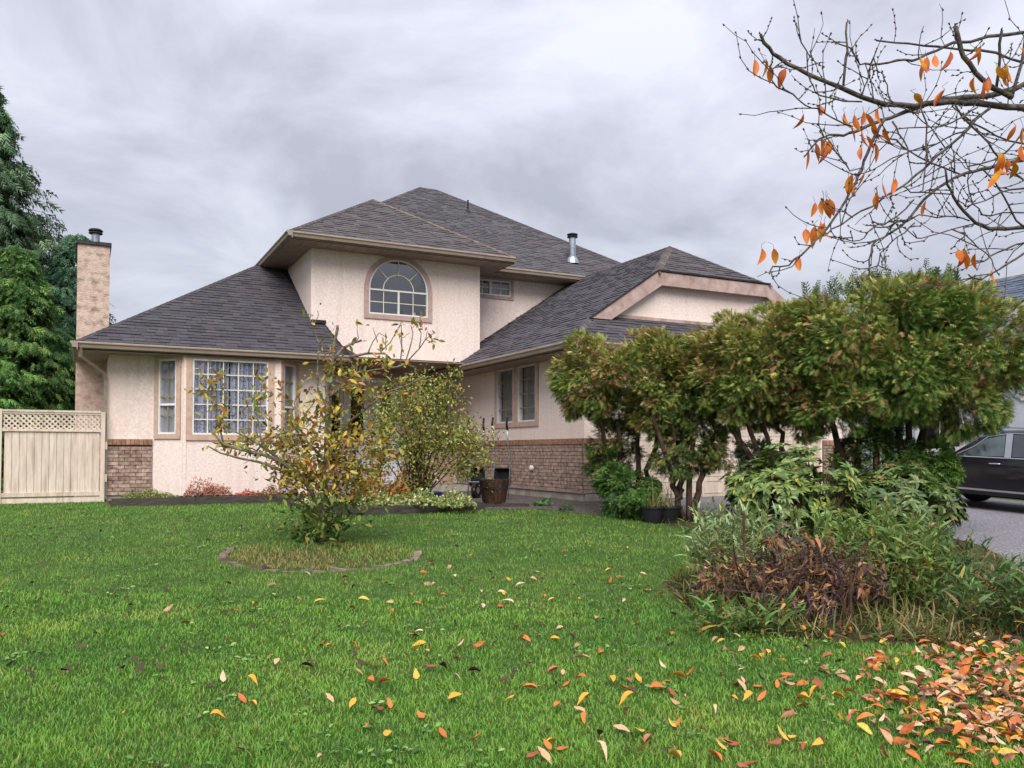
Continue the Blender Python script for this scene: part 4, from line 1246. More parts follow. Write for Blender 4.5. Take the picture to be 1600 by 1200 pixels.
# upright tips above the dome
TP = []; TD = []
for (px, py) in [(1270, 455), (1285, 448), (1312, 440), (1350, 450), (1378, 428), (1392, 436), (1452, 420), (1465, 425), (1475, 430), (1490, 428), (1500, 440), (1435, 435), (1410, 440), (1330, 452)]:
    for k in range(16):
        TP.append(at(px + rng.normal(0, 7), py + 22 + rng.normal(0, 9), 12.8 + rng.normal(0, .2))); TD.append((rng.normal(0, .35), rng.normal(0, .35), 1))
scatter('upright_tips', spray(5, .035, .34, .0), np.array(TP), np.array(TD), rng.uniform(.16, .34, len(TP)), palette(len(TP), [(70, 84, 52), (90, 108, 52)], [1, 1]), M['needles'], cD, kind='stuff')

# ------------------------------------------------------------------ conifers behind the fence
def conifer(px, pbase_d, ztop, zb, rad, cols, wts, seed, label, n_limb, per, ssize, par_name='conifer_tree', tips=.5, lean=0, pend=.6, pw=.8, cap=9.0):
    r = np.random.default_rng(seed)
    c = at(px, 700, pbase_d); c[2] = -1.0
    o = empty(par_name, c, label, 'tree', 'conifers behind the fence')
    H = ztop + 1.0
    top = c + np.array([lean, 0, H])
    MB().tube([c, (c + top) / 2, top - np.array((0, 0, .15))], [.28, .15, .02], 7).build('trunk', M['cedarbark'], o, smooth=True)
    P = []; D = []; lm = MB()
    for i in range(n_limb):
        t = r.uniform(0, 1) ** .85; h = zb + (H - zb) * t
        L = min(rad * (1 - t) ** pw, cap) * r.uniform(.62, 1.15) + .18
        az = r.uniform(0, 2 * math.pi); dr = np.array([math.cos(az), math.sin(az), 0])
        base = c + np.array([lean * (h / H), 0, h])
        s = np.linspace(0, 1, per) ** .75
        rise = .10 * L; cur = lambda q: base + dr * L * q + np.array([0, 0, 1.]) * (rise * q - .42 * L * q ** 2 + (.20 * L) * q ** 4)
        if L > .8: lm.tube([cur(q) for q in (0, .3, .6, .95)], [.03, .022, .014, .005], 4, cap=False)
        for q in s:
            if q < .22: continue
            w_ = .26 * L * (1 - q) + .10
            side = np.array([-dr[1], dr[0], 0])
            for sgn in range(2):
                off = r.normal(0, 1) * w_
                P.append(cur(q) + side * off + np.array([0, 0, r.normal(0, .04) - abs(off) * .25]))
                D.append(dr * r.uniform(.5, 1.1) + side * off / (w_ + .01) * .4 + np.array([0, 0, -pend * r.uniform(.3, 1.2)]))
    P = np.array(P); D = np.array(D)
    C = palette(len(P), cols, wts, .2)
    lm.build('limbs', M['cedarbark'], o, kind='stuff')
    scatter('foliage', SPRAYF, P, D, ssize * r.uniform(.6, 1.35, len(P)), C, M['needles'], o, kind='stuff')
    return o


BG = [(94, 122, 88), (68, 96, 66), (126, 148, 108), (56, 82, 52)]
conifer(-45, 25.0, 11.6, .6, 5.6, BG, [3, 3, 1.2, 2], 31, 'tallest blue green conifer at the left edge behind the fence', 760, 18, .36, pw=1.0, cap=2.7, pend=.9)
conifer(82, 25.5, 6.75, .3, 1.75, [(84, 118, 90), (62, 94, 70), (112, 142, 110)], [3, 3, 1], 32, 'dark blue green conifer reaching up beside the chimney', 360, 16, .28, lean=.55, pw=.6, pend=.8)
conifer(22, 23.0, 5.7, .2, 2.5, [(96, 130, 66), (70, 104, 54), (128, 154, 80), (52, 82, 46)], [3, 3, 1.6, 1.6], 33, 'bright yellow green conifer in front of the taller dark ones', 520, 16, .26, pw=.85, cap=1.7)
conifer(94, 24.0, 3.4, .2, 1.2, [(84, 126, 74), (66, 106, 62), (108, 146, 86)], [3, 3, 1], 34, 'small dark green conifer against the chimney base', 240, 13, .24, pw=.45)
conifer(-40, 21.5, 2.6, .1, 1.8, [(98, 142, 70), (74, 116, 60), (126, 164, 82)], [3, 3, 1], 35, 'low bushy conifer just over the fence top', 260, 13, .24, pw=.4)

# ------------------------------------------------------------------ magnolia-like shrub on the lawn
def branchy(par, paths, name, m, leaves=None, twig=0, seed=0, tw_len=(.15, .4), tw_r=.004, sides=6, depth=1, each=True):
    """main limbs from traced paths; side twigs; returns twig points for leaves"""
    r = np.random.default_rng(seed); tips = []; tw = MB()
    for pts, r0, r1 in paths:
        pts = [np.array(p, float) for p in pts]
        # resample with slight kinks
        q = [pts[0]]
        for a, b in zip(pts[:-1], pts[1:]):
            L = np.linalg.norm(b - a); k = max(2, int(L / .09))
            for i in range(1, k + 1):
                q.append(a + (b - a) * i / k + (r.normal(0, .0045, 3) if i < k else 0))
        rr_ = np.linspace(r0, r1, len(q)) * (1 + r.normal(0, .06, len(q)))
        if each: MB().tube(q, list(rr_), sides).build(name, M[m], par, smooth=True)
        else: tw.tube(q, list(rr_), sides)
        for i in range(1, len(q) - 1):
            if r.random() < twig:
                t = q[i + 1] - q[i - 1]; t /= np.linalg.norm(t)
                d = t * r.uniform(.3, .9) + r.normal(0, .75, 3); d /= np.linalg.norm(d)
                L = r.uniform(*tw_len)
                tp = [q[i]]; dd = d.copy()
                k = 5
                for j in range(k):
                    dd = dd + r.normal(0, .2, 3) + np.array((0, 0, .10)); dd /= np.linalg.norm(dd)
                    tp.append(tp[-1] + dd * L / k)
                    tips.append((tp[-1], dd.copy()))
                tw.tube(tp, list(np.linspace(tw_r, tw_r * .5, k + 1)), 4)
        tips.append((q[-1], (q[-1] - q[-2]) / (np.linalg.norm(q[-1] - q[-2]) + 1e-9)))
    if tw.v: tw.build('twigs', M[m], par, kind='stuff')
    return tips


def pix(pts, d, dj=0.0, seed=0):
    r = np.random.default_rng(seed)
    return [at(x, y, d + dj * (i / max(1, len(pts) - 1))) for i, (x, y) in enumerate(pts)]


mg0 = at(500, 850, 10.5); mg0[2] = float(GZ(mg0[0], mg0[1]))
mag = empty('magnolia_shrub', mg0, 'open branched small tree with yellowing leaves inside the brick ring', 'tree')
DM = 10.45
mp = [
    ([(502, 858), (506, 820), (506, 780), (507, 740), (511, 700), (512, 660), (512, 620), (514, 590)], 0, .052, .03),
    ([(514, 590), (520, 565), (521, 545), (526, 520), (527, 508)], 0, .024, .018),
    ([(522, 562), (535, 545), (552, 535), (565, 532)], .1, .022, .014),
    ([(506, 800), (485, 765), (468, 742), (440, 722), (410, 710), (385, 704), (350, 696), (338, 682)], -.4, .04, .014),
    ([(468, 742), (440, 735), (405, 722), (370, 715), (345, 708), (327, 698)], -.6, .026, .008),
    ([(440, 722), (415, 700), (390, 685), (362, 672)], -.2, .022, .010),
    ([(350, 696), (342, 665), (335, 640), (325, 610), (312, 590)], -.1, .012, .005),
    ([(342, 668), (352, 640), (355, 610), (352, 580)], .1, .010, .004),
    ([(400, 706), (412, 690), (440, 676), (458, 672), (475, 650), (490, 630)], .2, .014, .007),
    ([(410, 700), (405, 670), (398, 640), (400, 610), (412, 590)], .2, .011, .004),
    ([(418, 692), (470, 695), (500, 700)], .3, .013, .012),
    ([(512, 640), (497, 610), (496, 575), (498, 545), (492, 515), (488, 498)], -.2, .014, .006),
    ([(488, 510), (497, 495), (496, 485)], 0, .006, .004), ([(488, 508), (483, 495)], 0, .006, .004),
    ([(545, 558), (575, 552), (600, 552), (610, 560)], .2, .02, .010),
    ([(550, 540), (560, 528), (558, 510)], 0, .008, .004),
    ([(575, 552), (582, 535), (592, 520), (605, 528)], .1, .009, .004), ([(590, 535), (585, 520), (582, 512)], 0, .007, .003),
    ([(595, 550), (610, 535), (618, 520), (626, 506), (628, 504)], .1, .009, .004), ([(618, 520), (630, 528), (640, 520)], 0, .006, .003),
    ([(514, 620), (540, 600), (560, 582), (585, 578), (610, 575), (632, 570)], -.3, .018, .008),
    ([(632, 570), (655, 545), (665, 530), (678, 520)], -.1, .010, .004), ([(655, 545), (658, 520), (654, 512)], 0, .007, .003), ([(665, 532), (668, 515)], 0, .006, .003),
    ([(632, 570), (640, 545), (645, 520), (642, 508)], -.1, .009, .004), ([(625, 572), (628, 545), (627, 515), (628, 508)], 0, .010, .004),
    ([(514, 690), (545, 660), (570, 640), (600, 615), (640, 600), (660, 590)], -.4, .018, .008),
    ([(570, 640), (590, 618), (605, 598), (612, 588)], 0, .014, .006),
    ([(508, 720), (480, 690), (462, 660), (460, 630), (468, 600)], .5, .018, .006),
    ([(508, 770), (545, 750), (580, 735), (610, 715), (630, 700)], .5, .022, .008),
    ([(506, 830), (535, 800), (560, 770), (575, 745)], -.3, .020, .008),
    ([(505, 820), (478, 790), (455, 770), (430, 745)], .4, .020, .008),
    ([(512, 660), (535, 640), (552, 600), (560, 560)], .5, .014, .005),
]
paths = [(pix(p, DM, dj), a, b) for p, dj, a, b in mp]
tips = branchy(mag, paths, 'limb', 'bark', twig=.20, seed=3, tw_len=(.12, .34), tw_r=.006)
YL_ = [(194, 164, 66), (166, 152, 68), (132, 138, 60), (186, 120, 56), (140, 92, 58), (100, 110, 54)]
# leaves: denser low and in the middle, sparse on the upper limbs
LP = []; LD = []
r = np.random.default_rng(44)
for p, d in tips:
    low = np.clip((1.15 - p[2]) / 1.2, .0, 1)
    for k in range(r.poisson(1.0 + 2.6 * low)):
        LP.append(p + r.normal(0, .03, 3)); LD.append(d * .7 + r.normal(0, .7, 3) + np.array((0, 0, .15)))
for (px, py, rx, ry, n) in [(500, 790, 60, 50, 330), (470, 740, 45, 30, 240), (535, 735, 55, 40, 290), (500, 690, 60, 40, 230), (560, 690, 50, 30, 170), (495, 640, 50, 40, 180), (545, 590, 40, 28, 150), (430, 690, 50, 25, 130), (395, 640, 24, 30, 50), (330, 600, 22, 25, 46), (345, 640, 18, 20, 36), (415, 610, 20, 35, 46), (600, 560, 28, 25, 40), (498, 830, 30, 22, 150), (515, 560, 12, 20, 30), (590, 610, 30, 22, 70), (360, 700, 36, 8, 24), (560, 760, 30, 30, 110)]:
    for k in range(int(n * (2.0 if py > 680 and py < 830 else 1.35))):
        LP.append(at(px + r.normal(0, rx * .6), py + r.normal(0, ry * .55), DM + r.normal(0, .32))); v = r.normal(0, .6, 3); v[2] += .1; LD.append(v)
LP = np.array(LP); LD = np.array(LD); keep = LP[:, 2] > GZ(LP[:, 0], LP[:, 1]) + .02; LP, LD = LP[keep], LD[keep]
C = palette(len(LP), YL_, [3, 3, 3, 1.8, 1.6, 2], .2)
lowg = LP[:, 2] < -.55; C[lowg] = palette(lowg.sum(), [(104, 124, 58), (80, 100, 48), (158, 150, 70)], [3, 2, 1])
scatter('leaves', LEAF, LP, LD, r.uniform(.05, .11, len(LP)), C, M['leaf'], mag, kind='stuff')
# small ivy-like growth at the base
n = 260; P = np.stack([rng.normal(mg0[0], .16, n), rng.normal(mg0[1], .14, n), mg0[2] + np.abs(rng.normal(0, .16, n)) + .03], 1)
scatter('base_leaves', LEAFW, P, rng.normal(0, .6, (n, 3)) + np.array((0, 0, .3)), rng.uniform(.06, .11, n), palette(n, [(62, 96, 40), (92, 118, 50), (132, 120, 52)], [3, 2, 1]), M['leaf'], mag, kind='stuff')

# ------------------------------------------------------------------ second shrub in the bed
s0 = at(652, 775, 15.2); s0[2] = float(GZ(s0[0], s0[1])) + .06
ser = empty('multi_stem_shrub', s0, 'twiggy many stemmed green and yellow shrub in front of the entry', 'shrub')
stems = []
for (tx, ty, dj) in [(600, 620, .2), (620, 600, -.3), (640, 590, .3), (660, 590, -.2), (690, 600, .1), (712, 570, .2), (720, 640, -.2), (745, 660, -.3), (765, 690, .1), (585, 660, -.2), (570, 700, .2), (650, 640, .5), (700, 680, .5), (735, 700, -.5)]:
    b = at(652 + (tx - 652) * .12, 775, 15.2); t_ = at(tx, ty, 15.2 + dj)
    m_ = (b + t_) / 2 + np.array((0, 0, .15)); stems.append(([b, (b + m_) / 2 + rng.normal(0, .03, 3), m_, (m_ + t_) / 2 + rng.normal(0, .04, 3), t_], .016, .004))
for k in range(9):
    b = at(640 + k * 2.6, 775, 15.2); stems.append(([b, b + rng.normal(0, .04, 3) + np.array((0, 0, .9))], .016, .012))
tips = branchy(ser, stems, 'stem', 'cedarbark', twig=.4, seed=8, tw_len=(.15, .45), tw_r=.004)
LP = [p + rng.normal(0, .04, 3) for p, d in tips for k in range(3)]
for (px, py, rx, ry, n) in [(610, 650, 40, 40, 1000), (660, 640, 48, 46, 1500), (700, 690, 50, 42, 1500), (640, 700, 50, 34, 900), (735, 690, 34, 32, 620), (720, 735, 30, 18, 380), (600, 690, 26, 30, 420), (700, 620, 26, 34, 340), (715, 585, 10, 18, 50), (755, 720, 20, 14, 130), (655, 595, 30, 20, 200), (770, 680, 14, 14, 50)]:
    for k in range(int(n * 1.05)):
        LP.append(at(px + rng.normal(0, rx * .52), py + rng.normal(0, ry * .52), 15.1 + rng.normal(0, .4)))
LP = np.array(LP); n = len(LP)
C = palette(n, [(130, 142, 64), (158, 160, 78), (98, 114, 54), (180, 158, 78), (160, 98, 72), (206, 196, 128)], [4, 3, 3, 1.4, .8, .5], .2)
scatter('leaves', LEAFW, LP, rng.normal(0, .7, (n, 3)) + np.array((0, 0, .1)), rng.uniform(.042, .078, n), C, M['leaf'], ser, kind='stuff')


# ------------------------------------------------------------------ ground plants in the bed
def clump(name, label, cat, px, py, d, rx, rz, h, n, cols, wts, tmpl=None, size=(.05, .09), group=None, mat_='leaf', stems=0, upd=.5, zoff=.05, stemcol='cedarbark'):
    c = at(px, py, d); g = float(GZ(c[0], c[1])) + zoff
    o = empty(name, (c[0], c[1], g), label, cat, group)
    rxw = rx / FPX * d
    a = rng.uniform(0, 2 * math.pi, n); q = np.sqrt(rng.random(n)); hh = h * (1 - q ** 2 * .75) * rng.uniform(.55, 1.08, n)
    X = q * np.cos(a) * rxw; Y = q * np.sin(a) * rz
    hh = hh * np.clip(.72 + .75 * fbm(X * 3 + c[0] * 7, Y * 3, 3.5, 3), .2, 1.5)
    P = np.stack([c[0] + X * Rv[0] + Y * Hv[0], c[1] + X * Rv[1] + Y * Hv[1], g + hh], 1)
    Dd = np.stack([np.cos(a) * q * Rv[0], np.cos(a) * q * Rv[1] + np.sin(a) * q * .5, np.full(n, upd)], 1) + rng.normal(0, .5, (n, 3))
    scatter('leaves', tmpl or LEAF, P, Dd, rng.uniform(*size, n), palette(n, cols, wts, .2), M[mat_], o, kind='stuff')
    sm = MB()
    for i in range(stems or max(6, n // 60)):
        k = rng.integers(0, n); sm.tube([(c[0] + (P[k][0] - c[0]) * .3, c[1] + (P[k][1] - c[1]) * .3, g - .04), P[k]], [.006, .003], 4)
    sm.build('stems', M[stemcol], o, kind='stuff')
    return o


RED = [(186, 108, 84), (150, 82, 62), (196, 142, 104), (120, 96, 60)]
VAR = [(196, 200, 138), (150, 168, 92), (110, 134, 66), (214, 214, 160)]
clump('azalea_shrub', 'round dusty red azalea below the left end of the bay window', 'shrub', 325, 772, 17.0, 36, .35, .42, 1500, RED, [3, 2, 2, 1.2], size=(.03, .05), group='red leaved azaleas in the front bed')
clump('azalea_shrub', 'small bright red azalea between the round red one and the leaning tree', 'shrub', 385, 776, 16.9, 20, .3, .2, 700, [(196, 92, 72), (160, 72, 60), (180, 120, 84)], [3, 2, 1], size=(.03, .05), group='red leaved azaleas in the front bed')
clump('azalea_shrub', 'brownish red azalea partly behind the yellowing leaves of the leaning tree', 'shrub', 420, 775, 16.6, 28, .4, .27, 900, [(170, 100, 70), (140, 96, 60), (120, 110, 60)], [2, 2, 2], size=(.03, .05), group='red leaved azaleas in the front bed')
clump('bedding_plant', 'yellow green low plants at the left end of the timber edging', 'plant', 235, 780, 16.6, 44, .3, .2, 1300, [(150, 160, 82), (112, 130, 62), (176, 176, 112)], [3, 3, 1], size=(.03, .055))
clump('bedding_plant', 'small grey green plant beside the brick corner of the front wall', 'plant', 222, 768, 17.2, 16, .3, .24, 350, [(110, 122, 88), (86, 104, 66)], [1, 1], size=(.03, .05))
for i, (px, py, d, rx, hh, nn, lb) in enumerate([(505, 792, 14.2, 40, .22, 800, 'cream edged groundcover at the left end of the lower timber edging'), (590, 792, 14.2, 46, .25, 1100, 'cream edged groundcover below the twiggy stems of the entry shrub'), (660, 788, 14.3, 44, .28, 1200, 'cream edged groundcover in front of the blue tub'), (712, 786, 14.3, 30, .28, 800, 'cream edged groundcover at the right corner of the timber edging')]):
    clump('variegated_groundcover', lb, 'groundcover', px, py, d, rx, .4, hh, nn, VAR, [3, 3, 2, 2], tmpl=LEAFW, size=(.04, .075), group='cream edged groundcover in the bed', zoff=.08)
clump('weed', 'green weed growing against the concrete foot of the brick wall', 'weed', 847, 781, 15.6, 13, .12, .16, 120, [(96, 140, 70), (70, 112, 54)], [1, 1], size=(.05, .09), zoff=0, group='weeds along the brick wall')
clump('weed', 'small weed at the brick corner nearest the cedars', 'weed', 884, 786, 14.9, 10, .1, .11, 80, [(76, 116, 56), (58, 92, 46)], [1, 1], size=(.04, .08), zoff=0, group='weeds along the brick wall')
# orange-leaved branchy plant right of the trunk (peony in autumn)
clump('peony', 'orange and yellow leaved peony behind the leaning tree', 'plant', 592, 760, 14.6, 50, .5, .72, 1100, [(186, 140, 62), (168, 104, 54), (130, 124, 52), (140, 84, 54)], [3, 2, 3, 1], size=(.06, .11), stems=30)

# ------------------------------------------------------------------ front right shrub border
def rosette_bush(name, label, px, py, d, lob, n, cols, wts, size, per=9, seed=0):
    """rhododendron: whorls of long leaves at branch tips"""
    r = np.random.default_rng(seed)
    c = at(px, py, d); g = np.array([c[0], c[1], float(GZ(c[0], c[1]))])
    o = empty(name, g, label, 'shrub')
    P, D, K_ = lobes_points(lob, n, seed=seed, inner=.2, cr=.34)
    ok = P[:, 2] > g[2] + .1; P, D = P[ok], D[ok]
    D[:, 2] += .7; D /= np.linalg.norm(D, axis=1, keepdims=True)
    LP = np.repeat(P, per, 0); LD = np.repeat(D, per, 0) * .35
    v = r.normal(size=LP.shape); v -= (v * np.repeat(D, per, 0)).sum(1, keepdims=True) * np.repeat(D, per, 0); v /= np.linalg.norm(v, axis=1, keepdims=True)
    LD = LD + v * .9
    tone = np.repeat(r.normal(1, .12, len(P)), per)[:, None]
    scatter('leaves', lens_leaf(w=.34, fold=.3, droop=.3, segs=3), LP, LD, r.uniform(size * .65, size * 1.2, len(LP)), palette(len(LP), cols, wts, .12) * tone, M['leaf_glossy'], o, up=np.repeat(D, per, 0), kind='stuff')
    sm = MB()
    for k in range(0, len(P), 3):
        q = g + (P[k] - g) * np.array((.3, .3, .25)); sm.tube([g + (P[k] - g) * np.array((.1, .1, 0)), q + r.normal(0, .03, 3), P[k]], [.014, .009, .004], 4)
    sm.build('stems', M['cedarbark'], o, kind='stuff')
    return o


RG = [(108, 132, 62), (132, 150, 72), (82, 108, 52), (178, 168, 78), (64, 90, 44)]
rosette_bush('rhododendron', 'yellow green rhododendron with whorled leaves behind the tall silvery strap leaves', 1255, 880, 9.4,
             [view_lobe(1215, 775, 9.4, 66, 48, .5), view_lobe(1270, 750, 9.5, 56, 46, .5), view_lobe(1300, 800, 9.3, 60, 44, .5), view_lobe(1235, 730, 9.5, 40, 28, .4), view_lobe(1180, 760, 9.5, 34, 30, .35)], 760, RG, [3, 2.4, 2.4, .9, 2], .105, seed=51)
rosette_bush('rhododendron', 'duller green rhododendron at the right in front of the low dark cedar', 1410, 880, 9.6,
             [view_lobe(1390, 790, 9.6, 58, 42, .5), view_lobe(1440, 800, 9.6, 46, 46, .45), view_lobe(1350, 800, 9.6, 44, 40, .4), view_lobe(1405, 755, 9.7, 34, 22, .3), view_lobe(1420, 840, 9.5, 50, 30, .4)], 700, [(100, 122, 60), (122, 138, 68), (78, 102, 50), (148, 110, 72), (62, 86, 44)], [3, 2, 3, .6, 2], .105, seed=52)


def strappy(name, label, cat, spots, d, dz, hgt, nst, leaves, cols, wts, lsize, seed, dry=0.0, bend=.3, matn='leaf', group=None):
    """upright leafy stems (lilies): spots = photo px ranges of stem bases"""
    r = np.random.default_rng(seed)
    x0, x1, yb = spots
    LP = []; LD = []; sm = MB(); cs = []
    for i in range(nst):
        px = r.uniform(x0, x1); dd = d + r.uniform(-dz, dz)
        b = at(px, yb, dd); b[2] = float(GZ(b[0], b[1]))
        h = hgt * r.uniform(.6, 1.1)
        ln = np.array([r.normal(0, bend), r.normal(0, bend), 1.0]); ln /= np.linalg.norm(ln)
        pts = [b, b + ln * h * .5 + r.normal(0, .01, 3), b + ln * h + np.array((r.normal(0, .05), r.normal(0, .05), 0))]
        sm.tube(pts, [.006, .005, .003], 4)
        for k in range(leaves):
            t = .12 + .88 * (k + r.random()) / leaves
            p = b + (pts[-1] - b) * t
            a = k * 2.4 + r.random(); up_ = .8 if t < .85 else 1.3
            LP.append(p); LD.append((math.cos(a), math.sin(a), up_ + r.normal(0, .3))); cs.append(t)
    LP = np.array(LP); LD = np.array(LD); n = len(LP)
    c = at((x0 + x1) / 2, yb, d)
    o = empty(name, (c[0], c[1], float(GZ(c[0], c[1]))), label, cat, group)
    C = palette(n, cols, wts, .18)
    if dry:
        dd_ = (r.random(n) < dry * (1.4 - np.array(cs) * 1.2)); C[dd_] = palette(dd_.sum(), [(150, 128, 80), (120, 96, 62), (170, 150, 60)], [2, 2, 1])
    scatter('leaves', STRAP3, LP, LD, lsize * r.uniform(.6, 1.25, n), C, M[matn], o, kind='stuff')
    sm.build('stems', M['stemgreen'], o, kind='stuff')
    return o


M['stemgreen'] = mat('green_stem', lin(88, 96, 52), lin(110, 92, 58), scale=6, rough=.7)
strappy('lily_clump', 'pale silvery green strap leaved plants left of the yellow green rhododendron', 'plant', (1100, 1225, 905), 8.3, .55, .80, 150, 18, [(146, 166, 112), (114, 140, 84), (176, 190, 142), (150, 150, 78)], [3, 3, 1.6, .6], .15, 61, .05)
strappy('lily_clump', 'short yellow green strap leaves left of the wooden stakes', 'plant', (1095, 1180, 940), 7.6, .35, .40, 46, 12, [(150, 160, 82), (112, 132, 62), (178, 170, 104)], [2, 2, 1], .13, 62, .15)
strappy('lily_clump', 'green leafy lily stems between the withered plant and the driveway', 'plant', (1320, 1470, 950), 7.9, .6, .86, 120, 18, [(106, 136, 62), (132, 156, 80), (80, 110, 50)], [3, 2, 2], .16, 63, .18)
strappy('lily_clump', 'darker lily stems at the driveway edge near the right border', 'plant', (1470, 1600, 960), 7.0, .4, .50, 42, 14, [(84, 116, 60), (106, 136, 74), (64, 94, 48)], [3, 2, 2], .15, 64, .22)
strappy('lily_clump', 'tall dark lily stems seen against the driveway', 'plant', (1455, 1540, 940), 8.0, .3, .62, 22, 15, [(72, 100, 58), (96, 122, 70)], [3, 2], .13, 65, .2)
strappy('lily_clump', 'few lily stems at the far right edge of the border', 'plant', (1590, 1680, 960), 6.8, .4, .55, 26, 14, [(78, 110, 56), (100, 134, 70)], [3, 2], .15, 66, .2)
strappy('lily_clump', 'low broad green leaves at the foot of the withered plant', 'plant', (1090, 1240, 985), 6.6, .3, .22, 44, 8, [(90, 128, 62), (112, 148, 80), (138, 140, 70)], [3, 2, 1], .15, 67, .15)

# withered brown plant
def withered():
    r = np.random.default_rng(71)
    c = at(1240, 960, 7.1); g = float(GZ(c[0], c[1]))
    o = empty('withered_plant', (c[0], c[1], g), 'collapsed withered plant with drooping dark brown leaves between rusty stakes', 'plant')
    LP = []; LD = []; sm = MB()
    for (x0, x1, y0, y1, n, dd) in [(1085, 1170, 880, 925, 130, 7.3), (1160, 1310, 880, 960, 420, 7.1), (1180, 1300, 930, 1000, 260, 6.9), (1290, 1385, 880, 940, 230, 7.2), (1200, 1300, 835, 890, 170, 7.2), (1205, 1250, 820, 850, 24, 7.3), (1250, 1330, 850, 890, 60, 7.4)]:
        for k in range(n):
            p = at(r.uniform(x0, x1), r.uniform(y0, y1), dd + r.normal(0, .15)); LP.append(p); v = r.normal(0, .8, 3); v[2] -= .8; LD.append(v)
    for k in range(120):
        b = at(r.uniform(1130, 1340), 990, 7.1 + r.normal(0, .2)); b[2] = float(GZ(b[0], b[1])); t_ = at(r.uniform(1110, 1370), r.uniform(835, 920), 7.1 + r.normal(0, .2))
        m_ = (b + t_) / 2 + np.array((0, 0, .1)) + r.normal(0, .04, 3)
        sm.tube([b, m_, t_, t_ + r.normal(0, .07, 3) - np.array((0, 0, .06))], [.005, .0045, .0035, .002], 4)
    LP = np.array(LP); LD = np.array(LD)
    C = palette(len(LP), [(106, 84, 80), (140, 104, 80), (172, 128, 92), (80, 66, 68), (196, 150, 100), (134, 134, 74)], [4, 3, 2, 3, .8, .4], .2)
    half = r.random(len(LP)) < .5
    scatter('leaves', lens_leaf(w=.36, fold=1.6, droop=.7, segs=4), LP[half], LD[half], r.uniform(.04, .12, half.sum()), C[half], M['leaf_dry'], o, kind='stuff')
    scatter('curled_leaves', lens_leaf(w=.30, fold=-1.4, droop=-.8, segs=4), LP[~half], LD[~half], r.uniform(.035, .10, (~half).sum()), C[~half], M['leaf_dry'], o, kind='stuff')
    sm.build('stems', M['stake'], o, kind='stuff')


withered()
# rough grass in the border
def rough_grass():
    r = np.random.default_rng(81); n = 52000
    x = r.uniform(3.7, 10.5, n); y = r.uniform(3.5, 11.8, n)
    e = fbm(x, y, 3.0, 4) * .22
    k = inpoly(x + e, y + e * .5, RHBED) | inpoly(x, y, CEDARBED)
    x, y = x[k], y[k]; n = len(x)
    dens = r.random(n) < np.clip(.55 + .6 * fbm(x, y, 3.5, 8), .12, 1); x, y = x[dens], y[dens]; n = len(x)
    P = np.stack([x, y, GZ(x, y)], 1); Dd = np.stack([r.normal(0, .55, n), r.normal(0, .55, n), np.ones(n)], 1)
    C = palette(n, [(120, 118, 62), (90, 108, 50), (158, 138, 92), (74, 96, 44)], [3, 3, 3, 2], .2)
    front = (np.hypot(x - 5.2, y - 5.4) < 1.5)
    tag(scatter('rough_grass', strap_leaf(.05, .5, 3), P, Dd, r.uniform(.07, .20, n) * np.where(front, 1.55, .8), C, M['leaf'], kind='stuff'), 'long straggly half dry grass under the shrubs', 'grass')
    n = 2600; x = r.uniform(3.9, 7.6, n); y = r.uniform(3.7, 7.0, n); k = inpoly(x, y, RHBED); x, y = x[k], y[k]; n = len(x)
    P = np.stack([x, y, GZ(x, y) + .015], 1); Dd = np.stack([r.normal(0, 1, n), r.normal(0, 1, n), r.normal(.25, .2, n)], 1)
    tag(scatter('leaf_litter', LEAFW, P, Dd, r.uniform(.03, .08, n), palette(n, [(92, 118, 54), (70, 96, 44), (130, 92, 60), (150, 110, 70)], [3, 3, 2, 1], .2), M['leaf'], kind='stuff'), 'small green and brown leaves covering the border soil', 'ground cover')


rough_grass()
# stakes and wires
def stake(px, y0, y1, d, r_, label):
    b = at(px, y1, d); b[2] = float(GZ(b[0], b[1])) - .05; t_ = at(px, y0, d)
    o = MB().tube([b, (b + t_) / 2 + rng.normal(0, .004, 3), t_], r_, 6).build('garden_stake', M['stake']); tag(o, label, 'stake', 'stakes in the shrub border')


stake(1162, 801, 900, 7.9, .013, 'dark wooden stake standing above the silvery strap leaves')
stake(1193, 882, 1005, 6.6, .011, 'rusty thin stake in front of the withered plant at its left')
stake(1329, 898, 985, 6.7, .013, 'rusty stake at the right side of the withered plant')
wr = MB().tube([at(1193, 915, 6.6), at(1250, 910, 6.8), at(1290, 905, 6.8), at(1329, 899, 6.7), at(1372, 886, 6.9)], .0016, 5).build('tie_wire', M['stake'])
tag(wr, 'thin grey wire strung between the rusty stakes', 'wire')
wr = MB().tube([at(1130, 920, 7.0), at(1165, 925, 6.8), at(1200, 928, 6.6), at(1216, 932, 6.6)], .0014, 5).build('tie_wire', M['galv'])
tag(wr, 'short pale wire loop left of the withered plant', 'wire')

